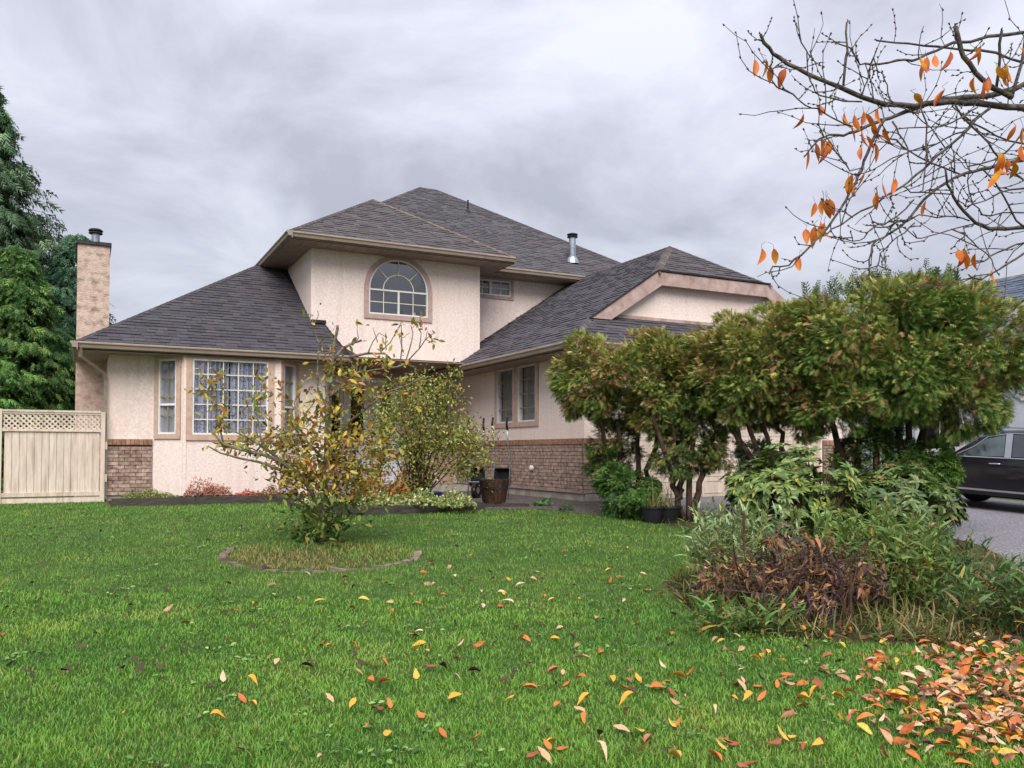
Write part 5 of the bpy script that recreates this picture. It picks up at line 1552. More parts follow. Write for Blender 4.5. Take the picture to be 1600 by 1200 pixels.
# ------------------------------------------------------------------ things by the entry path
def pot(px, py, d, r0, r1, h, label, tilt=0):
    c = at(px, py, d); g = float(GZ(c[0], c[1]))
    o = empty('nursery_pot', (c[0], c[1], g), label, 'pot', 'black nursery pots under the cedars')
    MB().lathe([(r0, 0), (r1, h), (r1 + .015, h), (r1 + .015, h + .025), (r1 - .01, h + .025), (r1 - .012, h - .03)], (c[0], c[1], g), 24).build('pot_body', M['black_plastic'], o)
    MB().lathe([(r1 - .02, 0), (r1 - .02, .01)], (c[0], c[1], g + h - .03), 16).build('potting_soil', M['soil'], o)
    n = 60; a = rng.uniform(0, 6.28, n); q = rng.random(n) * r1 * .8
    P = np.stack([c[0] + q * np.cos(a), c[1] + q * np.sin(a), np.full(n, g + h - .02)], 1)
    scatter('dry_grass', strap_leaf(.02, .4, 4), P, np.stack([rng.normal(0, .3, n), rng.normal(0, .3, n), np.ones(n)], 1), rng.uniform(.15, .5, n), palette(n, [(150, 140, 88), (110, 124, 60)], [2, 1]), M['leaf'], o, kind='stuff')


pot(1020, 812, 13.4, .13, .19, .24, 'dark plastic nursery pot half behind its neighbour by the low feathery cedar')
pot(1044, 815, 13.5, .14, .22, .24, 'wide dark plastic nursery pot next to the three stemmed cedar')
# half barrel
bc = at(772, 786, 15.6); bg = -1.0
bar = empty('barrel_planter', (bc[0], bc[1], bg), 'dark stained half barrel planter on the path by the brick wall', 'planter')
NS = 18; r0, r1, hh = .215, .29, .42
for i in range(NS):
    a0, a1 = 2 * math.pi * (i + .04) / NS, 2 * math.pi * (i + .96) / NS
    v = []
    for z, r_ in ((.06, r0), (.06 + hh, r1)):
        for rr_ in (r_, r_ - .025):
            for a in (a0, a1): v.append((bc[0] + rr_ * math.cos(a), bc[1] + rr_ * math.sin(a), bg + z + random.uniform(-.004, .004)))
    MB().mesh(v, [(0, 1, 3, 2), (4, 5, 7, 6), (0, 1, 5, 4), (2, 3, 7, 6), (0, 2, 6, 4), (1, 3, 7, 5)]).build('stave', M['barrel'], bar)
MB().lathe([(.262, .30), (.268, .345)], (bc[0], bc[1], bg), 24).build('hoop', M['darkmetal'], bar)
MB().lathe([(.24, .40), (.24, .42)], (bc[0], bc[1], bg), 20).build('potting_soil', M['soil'], bar)
for a in (0.4, 2.5, 4.6):
    MB().lathe([(.04, 0), (.04, .06)], (bc[0] + .15 * math.cos(a), bc[1] + .15 * math.sin(a), bg), 8).build('foot', M['barrel'], bar)
n = 26; P = np.stack([rng.normal(bc[0] - .12, .1, n), rng.normal(bc[1] - .1, .08, n), rng.uniform(-.75, -.5, n)], 1)
scatter('trailing_leaves', LEAFW, P, rng.normal(0, .6, (n, 3)), rng.uniform(.04, .08, n), palette(n, [(170, 160, 70), (130, 134, 60)], [1, 1]), M['leaf'], bar, kind='stuff')


def hand_cart(x, y, ang, label, grips):
    o = empty('wheelbarrow', (x, y, -1.0), label, 'wheelbarrow', 'wheelbarrows stood on end against the wall')
    R_ = lambda u, v, z: (x + u * math.cos(ang) - v * math.sin(ang), y + u * math.sin(ang) + v * math.cos(ang), -1.0 + z)
    for s in (-.2, .2):
        MB().tube([R_(s, 0, .06), R_(s, .06, .55), R_(s * .95, .10, 1.0), R_(s * .9, .02, 1.16), R_(s * .9, -.02, 1.50)], .013, 7).build('handle_tube', M['galv'], o, smooth=True)
        MB().tube([R_(s * .9, -.0, 1.44), R_(s * .9, -.03, 1.58), R_(s * .9, -.0, 1.72)], .024, 8).build('grip', M['rubber'], o, smooth=True)
    MB().tube([R_(-.2, .03, .35), R_(.2, .03, .35)], .012, 6).build('cross_bar', M['galv'], o)
    q = MB(); q.mesh([R_(-.18, .04, .25), R_(.18, .04, .25), R_(.22, .08, .66), R_(-.22, .08, .66), R_(-.12, .2, .3), R_(.12, .2, .3), R_(.15, .2, .58), R_(-.15, .2, .58)],
                 [(4, 5, 6, 7), (0, 1, 5, 4), (1, 2, 6, 5), (2, 3, 7, 6), (3, 0, 4, 7)]); q.build('tray', M['black_plastic'], o)
    ww_ = MB(); ww_.tube([R_(-.045, .0, .17), R_(.045, .0, .17)], .17, 18); ww_.build('wheel', M['rubber'], o)
    MB().tube([R_(-.05, .0, .17), R_(.05, .0, .17)], .07, 12).build('hub', M['galv'], o)


pA = at(768, 770, 17.3); hand_cart(pA[0] + .15, pA[1] - .1, math.radians(-60), 'wheelbarrow on end nearest the brick wall with the highest black grips', 0)
pB = at(744, 770, 17.9); hand_cart(pB[0], pB[1], math.radians(-50), 'wheelbarrow on end further left behind the twiggy shrub', 0)
tb = at(673, 770, 17.0); tbo = empty('tub', (tb[0], tb[1], -1), 'dark blue plastic tub with a lid on the entry path', 'tub')
MB().lathe([(.19, 0), (.21, .12)], (tb[0], tb[1], -.99), 20).build('tub_body', M['black_plastic'], tbo)
MB().lathe([(.22, .12), (.24, .13), (.24, .16), (.2, .18), (.1, .185)], (tb[0], tb[1], -.99), 24).build('lid', M['blue_plastic'], tbo)

# ------------------------------------------------------------------ cherry tree reaching in from the right
def cx(pts, d0, d1, r0, r1):
    n = len(pts)
    return ([at(1160 + x / 3.157, 60 + y / 3.157, d0 + (d1 - d0) * i / max(1, n - 1)) for i, (x, y) in enumerate(pts)], r0 * .68, r1 * 1.0)


tb_ = at(2020, 1000, 4.7); tb_[2] = float(GZ(tb_[0], tb_[1]))
cherry = empty('cherry_tree', tb_, 'nearly bare cherry tree with a few orange leaves hanging in at the upper right', 'tree')
fork = at(1840, 330, 4.7)
MB().tube([tb_, tb_ + (fork - tb_) * .5 + np.array((.03, .02, 0)), fork], [.16, .13, .11], 12).build('trunk', M['cherrybark'], cherry, smooth=True)
J = [(1389, 340), (1389, 225), (1420, 930), (1420, 600), (1420, 30)]
lim = [
    cx([(2150, 860), (1700, 480), (1389, 340), (1200, 325), (1100, 320), (1020, 312), (900, 320), (800, 330), (700, 325), (590, 290), (480, 240), (330, 180), (220, 125), (150, 75), (105, 20), (90, -20)], 4.7, 4.4, .033, .008),
    cx([(1900, 420), (1389, 225), (1300, 260), (1200, 285), (1100, 290), (1000, 300), (930, 318), (860, 345), (760, 380), (700, 400), (620, 430), (560, 460), (500, 480), (430, 475), (380, 495), (310, 580)], 4.9, 4.3, .032, .004),
    cx([(700, 400), (660, 470), (620, 560), (590, 650), (560, 710), (510, 800), (450, 890), (400, 960), (340, 1020), (290, 1070), (230, 1120), (150, 1125), (135, 1155)], 4.5, 4.2, .013, .004),
    cx([(1700, 560), (1389, 600), (1260, 625), (1180, 645), (1100, 665), (1040, 690), (960, 740), (900, 790), (860, 840), (830, 880), (780, 930), (700, 980), (640, 1020), (625, 1090), (625, 1165)], 4.8, 4.4, .018, .004),
    cx([(1220, 345), (1150, 400), (1080, 480), (1000, 550), (920, 620), (860, 670), (790, 730), (700, 780), (640, 830), (540, 880), (440, 940), (400, 965)], 4.6, 4.3, .013, .004),
    cx([(1000, 640), (1010, 720), (1040, 780), (1090, 850), (1150, 910), (1220, 940), (1300, 940), (1389, 930), (1700, 900)][::-1], 4.9, 4.6, .022, .006),
    cx([(1600, 980), (1389, 1010), (1300, 1040), (1220, 1075), (1190, 1100), (1160, 1100)], 4.6, 4.5, .010, .004),
    cx([(1600, 1000), (1389, 1060), (1310, 1110), (1230, 1160), (1180, 1190), (1120, 1170)], 4.4, 4.4, .010, .004),
    cx([(270, -60), (290, 20), (320, 120), (335, 210), (360, 265), (420, 290), (500, 310), (590, 312)][::-1], 4.3, 4.2, .006, .003),
    cx([(545, 435), (500, 420), (440, 390), (370, 345), (310, 330), (250, 275), (170, 240), (145, 205), (150, 150), (185, 135)], 4.3, 4.2, .006, .003),
    cx([(498, 230), (510, 100), (515, 20), (515, -80)], 4.4, 4.4, .010, .006),
    cx([(1389, -30), (1040, 20), (960, 60), (870, 100), (800, 105), (720, 120), (640, 130), (580, 130), (530, 45), (470, 25)], 4.6, 4.5, .014, .004),
    cx([(590, 280), (620, 200), (635, 130), (660, 60)], 4.4, 4.4, .006, .003),
    cx([(700, 340), (730, 310), (715, 230), (690, 170)], 4.4, 4.4, .006, .003),
    cx([(1050, -60), (1070, 20), (1090, 90), (1150, 170), (1200, 215), (1270, 260), (1330, 290)][::-1], 4.6, 4.5, .022, .012),
    cx([(880, 345), (910, 420), (905, 520), (905, 620), (890, 750), (850, 760)], 4.5, 4.4, .008, .003),
    cx([(740, 410), (770, 470), (810, 530), (815, 570)], 4.5, 4.4, .008, .003),
    cx([(1050, 330), (1080, 380), (1180, 480), (1240, 560), (1280, 610), (1389, 700)], 4.5, 4.7, .008, .006),
    cx([(1600, 760), (1389, 740), (1270, 760), (1200, 800), (1100, 830), (1060, 800)], 4.7, 4.5, .009, .003),
    cx([(1160, 340), (1080, 390), (980, 435), (850, 440), (780, 445)], 4.5, 4.4, .007, .003),
    cx([(1120, 440), (1050, 470), (960, 520), (860, 545), (740, 590), (640, 650), (560, 670)], 4.6, 4.4, .007, .003),
    cx([(1140, 915), (1040, 940), (920, 975), (860, 985), (840, 950)], 4.6, 4.5, .006, .003),
    cx([(800, 900), (720, 930), (650, 930), (600, 985), (545, 1000), (535, 960)], 4.5, 4.4, .006, .003),
    cx([(1120, 900), (1060, 880), (960, 885), (870, 870), (820, 890)], 4.6, 4.5, .006, .003),
    cx([(1030, 940), (1100, 970), (1160, 1030), (1230, 1090), (1260, 1160)], 4.5, 4.4, .006, .003),
    cx([(850, 910), (800, 960), (740, 1000), (680, 1060), (670, 1120), (720, 1140)], 4.5, 4.4, .006, .003),
    cx([(1180, 640), (1240, 700), (1290, 780), (1330, 860), (1389, 930)], 4.7, 4.8, .007, .006),
    cx([(1250, 260), (1270, 100), (1280, -40)], 4.6, 4.5, .012, .009),
    cx([(1330, 290), (1360, 180), (1389, 60), (1400, -60)], 4.7, 4.7, .014, .01),
    cx([(1500, 250), (1389, 120), (1250, 70), (1120, 60), (960, 40), (820, 25), (660, 10)], 4.8, 4.6, .012, .005),
    cx([(1450, 330), (1400, 430), (1340, 520), (1240, 600), (1120, 630)], 4.8, 4.7, .009, .004),
    cx([(1500, 500), (1389, 520), (1250, 480), (1140, 420), (1040, 340)], 4.9, 4.7, .009, .004),
    cx([(590, 640), (530, 655), (490, 600), (470, 540)], 4.4, 4.4, .004, .002),
    cx([(545, 885), (500, 855), (440, 850), (400, 800)], 4.3, 4.3, .004, .002),
    cx([(660, 470), (760, 500), (830, 560), (900, 600), (1000, 640), (1100, 680)][::-1], 4.7, 4.5, .007, .004),
    cx([(1389, 860), (1280, 860), (1180, 870), (1140, 820), (1110, 700), (1120, 600)], 4.9, 4.8, .007, .003),
    cx([(1000, 540), (930, 440), (850, 370)], 4.6, 4.5, .005, .003),
    cx([(790, 730), (830, 760), (960, 765), (1040, 770)], 4.5, 4.6, .005, .004),
    cx([(625, 860), (640, 900), (700, 920), (760, 880), (840, 800)], 4.4, 4.5, .004, .005),
]
tips = branchy(cherry, lim, 'limb', 'cherrybark', twig=.50, seed=17, tw_len=(.08, .40), tw_r=.0032, sides=6)
# buds
bd = MB()
for p, d in tips:
    if rng.random() < .8:
        bd.tube([p, p + d * .008 + rng.normal(0, .003, 3), p + d * .016], [.003, .0055, .001], 5, cap=False)
bd.build('buds', M['cherrybark'], cherry, kind='stuff')
OR = [(206, 104, 48), (224, 132, 40), (190, 84, 50), (232, 168, 36), (150, 66, 48), (214, 120, 70)]
hl_ = [(60, 130, 0), (115, 130, 2), (140, 165, 0), (212, 180, 5), (300, 400, 0), (372, 355, 5), (505, 395, 2), (552, 405, 0), (598, 390, 1), (608, 400, 0), (670, 375, 0), (535, 470, 5), (590, 480, 1), (612, 510, 1), (590, 560, 1), (655, 545, 0), (322, 570, 0), (360, 545, 0), (385, 520, 0), (400, 550, 0), (412, 545, 1), (425, 530, 0), (443, 560, 1), (648, 440, 1), (700, 465, 0), (525, 710, 3), (540, 700, 0), (545, 730, 3), (605, 690, 1), (690, 740, 5), (655, 790, 5), (662, 800, 0), (755, 720, 1), (360, 840, 0), (400, 815, 2), (415, 820, 0), (430, 820, 1), (312, 970, 0), (355, 960, 0), (388, 930, 0), (405, 940, 2), (95, 1065, 0), (155, 1065, 2), (280, 1100, 0), (905, 830, 0), (880, 120, 3), (897, 140, 0), (912, 120, 1), (950, 110, 0), (1025, 95, 5), (1175, 60, 5), (850, 300, 3), (1000, 280, 1), (1145, 220, 2), (1215, 215, 4), (1270, 180, 3), (1285, 195, 3), (1300, 160, 3), (1255, 170, 3), (1190, 240, 1), (1375, 80, 3), (1350, 460, 1), (1385, 465, 2), (1270, 590, 3), (1290, 610, 1), (1262, 640, 3), (1340, 640, 3), (1365, 590, 3), (1380, 550, 1), (1268, 680, 3), (1305, 620, 1), (1065, 1070, 1), (1097, 1070, 1), (1115, 1100, 0), (1150, 1090, 0), (1235, 1165, 3), (1140, 70, 3), (1400, 480, 0)]
for i, (x, y, ci) in enumerate(hl_):
    p = at(1160 + x / 3.157, 60 + y / 3.157 - 9, 4.42 + random.uniform(-.08, .1))
    tv, tf = lens_leaf(w=random.uniform(.34, .46), fold=random.uniform(.3, 1.3), droop=random.uniform(-.4, .5), segs=6)
    L = random.uniform(.078, .115); D = np.array([random.uniform(-.35, .35), random.uniform(-.35, .35), -1.0]); D /= np.linalg.norm(D)
    if ci == 3 and y < 320: D = np.array([.8, .1, -.5]); D /= np.linalg.norm(D)
    nv = rng.normal(0, 1, 3); X = np.cross(D, nv); X /= np.linalg.norm(X); Z = np.cross(X, D)
    V = p + (tv[:, 0:1] * X + tv[:, 1:2] * D + tv[:, 2:3] * Z) * L
    cA_ = np.array(lin(*OR[ci])[:3]); cB_ = np.array(lin(*OR[(ci + 1) % 4])[:3]); tt = np.clip(tv[:, 1:2] + rng.normal(0, .12, (len(tv), 1)), 0, 1)
    obj('leaf', V, tf, M['leaf'], cherry, colors=(cA_ * (1 - tt) + cB_ * tt * 1.0) * random.uniform(.8, 1.1), smooth=True)
sk = MB()
for i, (x, y, ci) in enumerate(hl_):
    p = at(1160 + x / 3.157, 60 + y / 3.157 - 9, 4.42); sk.tube([p, p + np.array((rng.normal(0, .008), rng.normal(0, .008), .02)), p + np.array((rng.normal(0, .015), rng.normal(0, .015), .035))], .0012, 4)
sk.build('leaf_stalks', M['cherrybark'], cherry, kind='stuff')

# ------------------------------------------------------------------ fallen leaves
FL = []
spots = [(458, 998, 0), (470, 1020, 1), (512, 1005, 2), (516, 1022, 0), (401, 948, 0), (395, 1080, 0), (378, 1100, 1), (551, 1110, 0), (608, 1111, 1), (516, 1102, 3), (561, 1061, 3), (580, 1075, 1), (601, 1076, 1), (648, 1026, 0), (705, 1003, 3), (661, 992, 3), (672, 1050, 2), (740, 1015, 1), (765, 1018, 1), (646, 948, 1), (690, 922, 3), (680, 915, 3), (820, 1000, 1), (845, 998, 3), (860, 1003, 0), (905, 1012, 3), (940, 1022, 1), (880, 985, 3), (887, 1078, 1), (905, 1076, 1), (828, 1085, 1), (850, 1088, 3), (868, 940, 0), (840, 978, 3), (903, 940, 0), (1027, 935, 1), (960, 913, 1), (980, 1110, 0), (975, 1085, 1), (1035, 1047, 3), (930, 972, 3), (755, 955, 3), (600, 915, 2), (194, 940, 4), (145, 995, 4), (255, 960, 3), (282, 980, 2), (190, 1125, 0), (218, 1058, 4), (330, 1080, 4), (105, 1060, 4), (4, 1000, 2), (465, 1085, 4), (250, 1015, 4), (360, 960, 2), (100, 930, 4), (485, 905, 3), (540, 915, 3), (355, 913, 1), (470, 924, 2), (1232, 1065, 1), (1215, 1080, 1), (1186, 1080, 1), (1160, 1075, 3), (1310, 1098, 0), (1275, 1096, 0), (1150, 1108, 0), (1430, 1105, 0), (1445, 1120, 1), (560, 940, 0), (575, 975, 3), (615, 945, 3), (1345, 1066, 0), (1250, 1100, 2)]
r = np.random.default_rng(91)
for px, py, c in spots:
    for d in np.arange(3, 14, .01):
        p = at(px, py, d)
        if p[2] <= GZ(p[0], p[1]): break
    FL.append((p[0], p[1], c))
def ok_lawn(x, y): return not (inpoly([x], [y], RHBED)[0] or inpoly([x], [y], CEDARBED)[0] or x > 8)
while len(FL) < 250:      # thinly over the lawn, thicker to the right
    d = math.exp(r.uniform(math.log(3.9), math.log(11))); px = r.triangular(250, 1250, 1300); l = (px - 800) / FPX * d
    x, y = d * Hv[0] + l * Rv[0], d * Hv[1] + l * Rv[1]
    if ok_lawn(x, y) and y < 12: FL.append((x, y, int(r.choice([0, 1, 2, 3, 4], p=[.2, .25, .15, .28, .12]))))
def drift(n):
    out = []
    while len(out) < n:
        px = r.uniform(1200, 1800); py = 945 + (r.beta(1.6, 1.6) * 300)
        dens = np.clip((px - 1200) / 300, 0, 1) ** 2.4 * np.clip(1.2 - abs(py - (1065 + (px - 1400) * .05)) / 130, .12, 1)
        if r.random() > dens: continue
        for d in np.arange(2.2, 9, .02):
            p = at(px, py, d)
            if p[2] <= GZ(p[0], p[1]): break
        out.append((p[0], p[1], int(r.choice([0, 1, 2, 3, 4], p=[.14, .22, .12, .44, .08]))))
    return out
dr = drift(1450)
dark = []
while len(dark) < 150:   # small dark leaves on the lawn further back
    d = math.exp(r.uniform(math.log(5), math.log(15))); l = (r.uniform(0, 1080) - 800) / FPX * d
    x, y = d * Hv[0] + l * Rv[0], d * Hv[1] + l * Rv[1]
    if ok_lawn(x, y) and y < 16.4 and not inpoly([x], [y], BED)[0] and not inpoly([x], [y], PATH)[0]: dark.append((x, y, 4))
NAMES = ['yellow', 'orange', 'brick red', 'pale tan', 'dark brown']
COLS = [[(222, 162, 66), (226, 176, 84)], [(204, 122, 66), (196, 110, 60)], [(160, 88, 66), (176, 104, 80)], [(208, 166, 130), (188, 142, 110), (218, 186, 154)], [(92, 68, 60), (76, 58, 54)]]
mats = []
protos = {}
for ci in range(5):
    for v in range(7):
        tv, tf = lens_leaf(w=random.uniform(.34, .52), fold=random.uniform(-.7, 1.5), droop=random.uniform(-.6, .6), segs=7)
        tv = tv.copy(); tv[:, 0] += .12 * (v % 3 - 1) * tv[:, 1] ** 2; tv[:, 2] += rng.normal(0, .014, len(tv)) + .5 * tv[:, 0] * (tv[:, 1] - .5) * (v % 4 - 1.5); tv[:, 0] *= 1 + rng.normal(0, .07, len(tv)); tv[:, 1] -= .5; tv[:, 2] -= tv[:, 2].min()
        a = np.array(lin(*COLS[ci][v % len(COLS[ci])])[:3]); b = np.array(lin(*COLS[(ci + (v == 1)) % 5 if ci < 3 else ci][0])[:3])
        t = np.clip(np.abs(tv[:, 0:1]) * 3 + rng.normal(0, .35, (len(tv), 1)), 0, 1)
        me_o = obj('fallen_leaf', tv, tf, M['leaf_dry'], colors=a * (1 - t * .5) + b * t * .5, smooth=True)
        me = me_o.data; mn = tv.min(0); mx = tv.max(0)
        protos[ci, v] = me; bpy.data.objects.remove(me_o)
allf = [(x, y, c, 'on the open lawn') for x, y, c in FL] + [(x, y, c, 'in the thick drift at the right') for x, y, c in dr] + [(x, y, c, 'on the lawn towards the house') for x, y, c in dark]
allf.sort(key=lambda q: math.hypot(q[0], q[1]) + (100 if 'drift' in q[3] and random.random() < .72 else 0))
ind = allf[:298]; rest = allf[298:]
for x, y, c, wh in ind:
    o = bpy.data.objects.new('fallen_leaf', protos[c, random.randrange(7)])
    COL.objects.link(o)
    s = random.uniform(.052, .10) * (.9 if c == 4 else 1)
    o.scale = (s, s, s)
    o.location = (x, y, float(GZ(x, y)) + random.uniform(.022, .042) + (random.uniform(0, .025) if 'drift' in wh else 0))
    o.rotation_euler = (random.gauss(0, .22), random.gauss(0, .22), random.uniform(0, 6.28))
    tag(o, f'fallen {NAMES[c]} cherry leaf lying {wh}', 'leaf', f'fallen {NAMES[c]} leaves {wh}')
P = np.array([(x, y, float(GZ(x, y)) + (random.uniform(.012, .055) if 'drift' in wh else .028)) for x, y, c, wh in rest]); n = len(P)
Cc_ = np.array([lin(*random.choice(COLS[c]))[:3] for x, y, c, wh in rest]) * rng.uniform(.8, 1.15, (n, 1))
Dd = np.stack([rng.normal(0, 1, n), rng.normal(0, 1, n), rng.normal(0, .3, n)], 1)
sz = np.array([.065 if c == 4 else .082 for x, y, c, wh in rest]) * rng.uniform(.75, 1.25, n)
tag(scatter('leaf_drift', lens_leaf(w=.44, fold=.6, droop=.3, segs=4), P, Dd, sz, Cc_, M['leaf_dry'], up=np.tile([0, 0, 1.], (n, 1)) + rng.normal(0, .5, (n, 3)), kind='stuff'), 'thick drift of fallen orange and tan cherry leaves', 'leaves')

# clover and flat weeds in the lawn
def lawn_weeds():
    r = np.random.default_rng(101); n0 = 170
    d = np.exp(r.uniform(math.log(3.6), math.log(12), n0)); l = r.uniform(-.75, .4, n0) * d
    X = d * Hv[0] + l * Rv[0]; Y = d * Hv[1] + l * Rv[1]
    P = []; D = []
    for x, y in zip(X, Y):
        if inpoly([x], [y], RHBED)[0] or inpoly([x], [y], PATH)[0] or y > 13 or x > 8: continue
        for k in range(r.integers(5, 16)):
            a = r.uniform(0, 6.28); q = abs(r.normal(0, .045)); P.append((x + q * math.cos(a), y + q * math.sin(a), float(GZ(x, y)) + r.uniform(.015, .035))); D.append((math.cos(a), math.sin(a), r.uniform(.1, .6)))
    P = np.array(P); n = len(P)
    tag(scatter('lawn_weeds', lens_leaf(w=.55, fold=.2, droop=.3, segs=3), P, np.array(D), r.uniform(.018, .045, n), palette(n, [(120, 160, 84), (94, 136, 66), (150, 176, 104), (80, 96, 50)], [3, 3, 1, 1], .15), M['leaf'], kind='stuff'), 'flat clover and weed leaves scattered in the lawn', 'weeds')


lawn_weeds()

# ------------------------------------------------------------------ black suv on the driveway
def suv():
    cx_, cy_ = 16.77, 10.3
    gz = float(GZ(cx_, cy_)) + .012
    root = empty('parked_suv', (cx_, cy_, gz), 'black suv with chrome trim parked on the driveway behind the cedars', 'car')
    sl = math.atan(.65 / 14)
    def T(x, y, z):   # x forward (to +Y world), y left (-X world)
        X = cx_ - y; Y = cy_ + x * math.cos(sl) - z * math.sin(sl); Z = gz + x * math.sin(sl) + z * math.cos(sl)
        return (X, Y, Z)
    st = [(2.40, .62, .42, .66), (2.34, .78, .34, .78), (2.15, .88, .28, .88), (1.7, .945, .26, .97), (1.2, .955, .26, 1.03), (.85, .96, .26, 1.07), (0, .965, .26, 1.09), (-1.0, .965, .26, 1.11), (-1.7, .955, .27, 1.12), (-2.15, .92, .32, 1.08), (-2.35, .84, .38, .98), (-2.42, .74, .42, .9)]
    V = []; F = []
    for x, w_, zb_, zt in st:
        h = zt - zb_
        ring_ = [(w_ * .80, zb_), (w_ * .95, zb_ + .05 * h), (w_ * .985, zb_ + .16 * h), (w_ * 1.0, zb_ + .22 * h), (w_ * 1.0, zb_ + .5 * h), (w_ * .99, zb_ + .74 * h), (w_ * .975, zb_ + .80 * h), (w_ * .95, zb_ + .95 * h), (w_ * .90, zt), (0, zt + .035)]
        full = ring_ + [(-a, b) for a, b in ring_[:-1]][::-1]
        V += [T(x, a, b) for a, b in full]
    k = 19
    for i in range(len(st) - 1):
        for j in range(k): F.append((i * k + j, i * k + (j + 1) % k, (i + 1) * k + (j + 1) % k, (i + 1) * k + j))
    F += [tuple(range(k))[::-1], tuple((len(st) - 1) * k + j for j in range(k))]
    b = obj('body', V, F, M['carpaint'], root, smooth=True)
    m = b.modifiers.new('edge', 'EDGE_SPLIT'); m.split_angle = math.radians(32)
    # greenhouse
    gst = [(.98, .80, 1.07), (.35, .74, 1.50), (.0, .71, 1.585), (-.9, .70, 1.60), (-1.6, .69, 1.56), (-2.0, .70, 1.42), (-2.28, .78, 1.05)]
    gv = []; gf = []
    for x, w_, zt in gst:
        gv += [T(x, .905 if -2.2 < x < .9 else .86, 1.05), T(x, w_ + .04, max(1.06, zt - .06)), T(x, w_ - .05, zt), T(x, 0, zt + .02), T(x, -(w_ - .05), zt), T(x, -(w_ + .04), max(1.06, zt - .06)), T(x, -.905, 1.05)]
    for i in range(len(gst) - 1):
        for j in range(6): gf.append((i * 7 + j, i * 7 + j + 1, (i + 1) * 7 + j + 1, (i + 1) * 7 + j))
    obj('cabin', gv, gf, M['carpaint'], root)
    def side(pts, off=.012, th=.006):
        # pts (x, t) with t 0 at the belt, 1 at the roof edge, on the left side
        def wz(x, t):
            xs = [g[0] for g in gst][::-1]; ws = [g[1] for g in gst][::-1]; zs = [g[2] for g in gst][::-1]
            w_ = np.interp(x, xs, ws) + .04; zt = max(1.06, np.interp(x, xs, zs) - .06)
            return .905 + (w_ - .905) * t, 1.05 + (zt - 1.05) * t
        out = []
        for x, t in pts:
            a, z = wz(x, t); out.append((x, a + off, z))
        return out
    def panel(name, pts, m_, off=.012, both=True, parent=root):
        o = None
        for s in ((1, -1) if both else (1,)):
            q = [T(x, a * s, z) for x, a, z in side(pts, off)]
            o = MB().prism(q, np.array((-.008 * s, 0, 0))).build(name, m_, parent)
        return o
    panel('side_window', [(.78, .06), (.46, .55), (.22, .86), (-.14, .94), (-.20, .06)], M['carglass'])
    panel('side_window', [(-.36, .06), (-.30, .94), (-1.12, .94), (-1.18, .06)], M['carglass_dark'])
    panel('side_window', [(-1.30, .06), (-1.26, .92), (-1.62, .9), (-1.95, .4), (-1.98, .06)], M['carglass_dark'])
    panel('door_pillar', [(-.215, .03), (-.155, .98), (-.285, .98), (-.345, .03)], M['satin'], off=.016)  # silver colour stands in for sky reflected in glossy black trim
    for s in (1, -1):
        q = [T(x, a * s, z) for x, a, z in side([(.86, .02), (.46, .63), (.2, .95), (-.2, 1.0), (-1.3, 1.0), (-1.7, .96)], .014)]
        MB().tube(q, .011, 6).build('window_trim', M['satin'], root)
        MB().tube([T(.9, s * .925, 1.045), T(-.2, s * .925, 1.05), T(-2.0, s * .91, 1.06)], .011, 6).build('belt_trim', M['chrome'], root)
        MB().tube([T(-.0, s * .70, 1.62), T(.1, s * .70, 1.585)], .012, 6).build('rail_foot', M['satin'], root)
        MB().tube([T(.08, s * .70, 1.61), T(-.0, s * .70, 1.645), T(-1.5, s * .69, 1.655), T(-1.62, s * .69, 1.60)], .017, 8).build('roof_rail', M['satin'], root, smooth=True)
        q = MB(); q.prism([T(1.28, s * .958, .385), T(1.28, s * .958, .42), T(-1.2, s * .958, .42), T(-1.2, s * .958, .385)], np.array((-.022 * s, 0, 0))); q.build('sill_trim', M['satin'], root)
        for x in (.88, -.26, -1.28):
            MB().prism([T(x, s * .962, .45), T(x + .008, s * .962, .45), T(x + .008, s * .935, 1.0), T(x, s * .935, 1.0)], np.array((-.006 * s, 0, 0))).build('door_gap', M['rubber'], root)
        for x in (-.05, -1.08):
            MB().tube([T(x - .12, s * .955, .93), T(x - .09, s * .985, .932), T(x + .09, s * .985, .932), T(x + .12, s * .955, .93)], .014, 8).build('door_handle', M['chrome'], root, smooth=True)
        mv = MB(); mv.tube([T(.80, s * .93, 1.10), T(.80, s * .99, 1.13)], .03, 8); mirror_stalk = mv.build('mirror_stalk', M['carpaint'], root)
        mm_ = MB(); c = T(.82, s * 1.10, 1.16)
        mm_.tube([T(.74, s * 1.10, 1.16), T(.77, s * 1.10, 1.16), T(.84, s * 1.10, 1.16), T(.90, s * 1.09, 1.16), T(.93, s * 1.08, 1.16)], [.085, .10, .10, .075, .03], 14).build('mirror', M['carpaint'], root, smooth=True)
        for x in (1.48, -1.42):
            wh = MB(); wh.tube([T(x, s * .72, .36), T(x, s * .93, .36)], .36, 28); wh = wh.build('wheel', M['rubber'], root)
            MB().tube([T(x, s * .925, .36), T(x, s * .945, .36)], .25, 24).build('rim', M['darkmetal'], wh)
            for a in range(5):
                t = a * 2 * math.pi / 5
                MB().tube([T(x, s * .95, .36), T(x + .24 * math.cos(t), s * .955, .36 + .24 * math.sin(t))], .026, 6).build('spoke', M['satin'], wh)
            arch = [(x + .41 * math.cos(t), .36 + .41 * math.sin(t)) for t in np.linspace(-.15, math.pi + .15, 18)]
            q = MB(); q.tube([T(a, s * .95, z) for a, z in arch], .03, 6); q.build('wheel_arch', M['rubber'], root)
    MB().prism([T(.94, .72, 1.10), T(.38, .64, 1.475), T(.38, -.64, 1.475), T(.94, -.72, 1.10)], (0, .008, .012)).build('windscreen', M['carglass'], root)
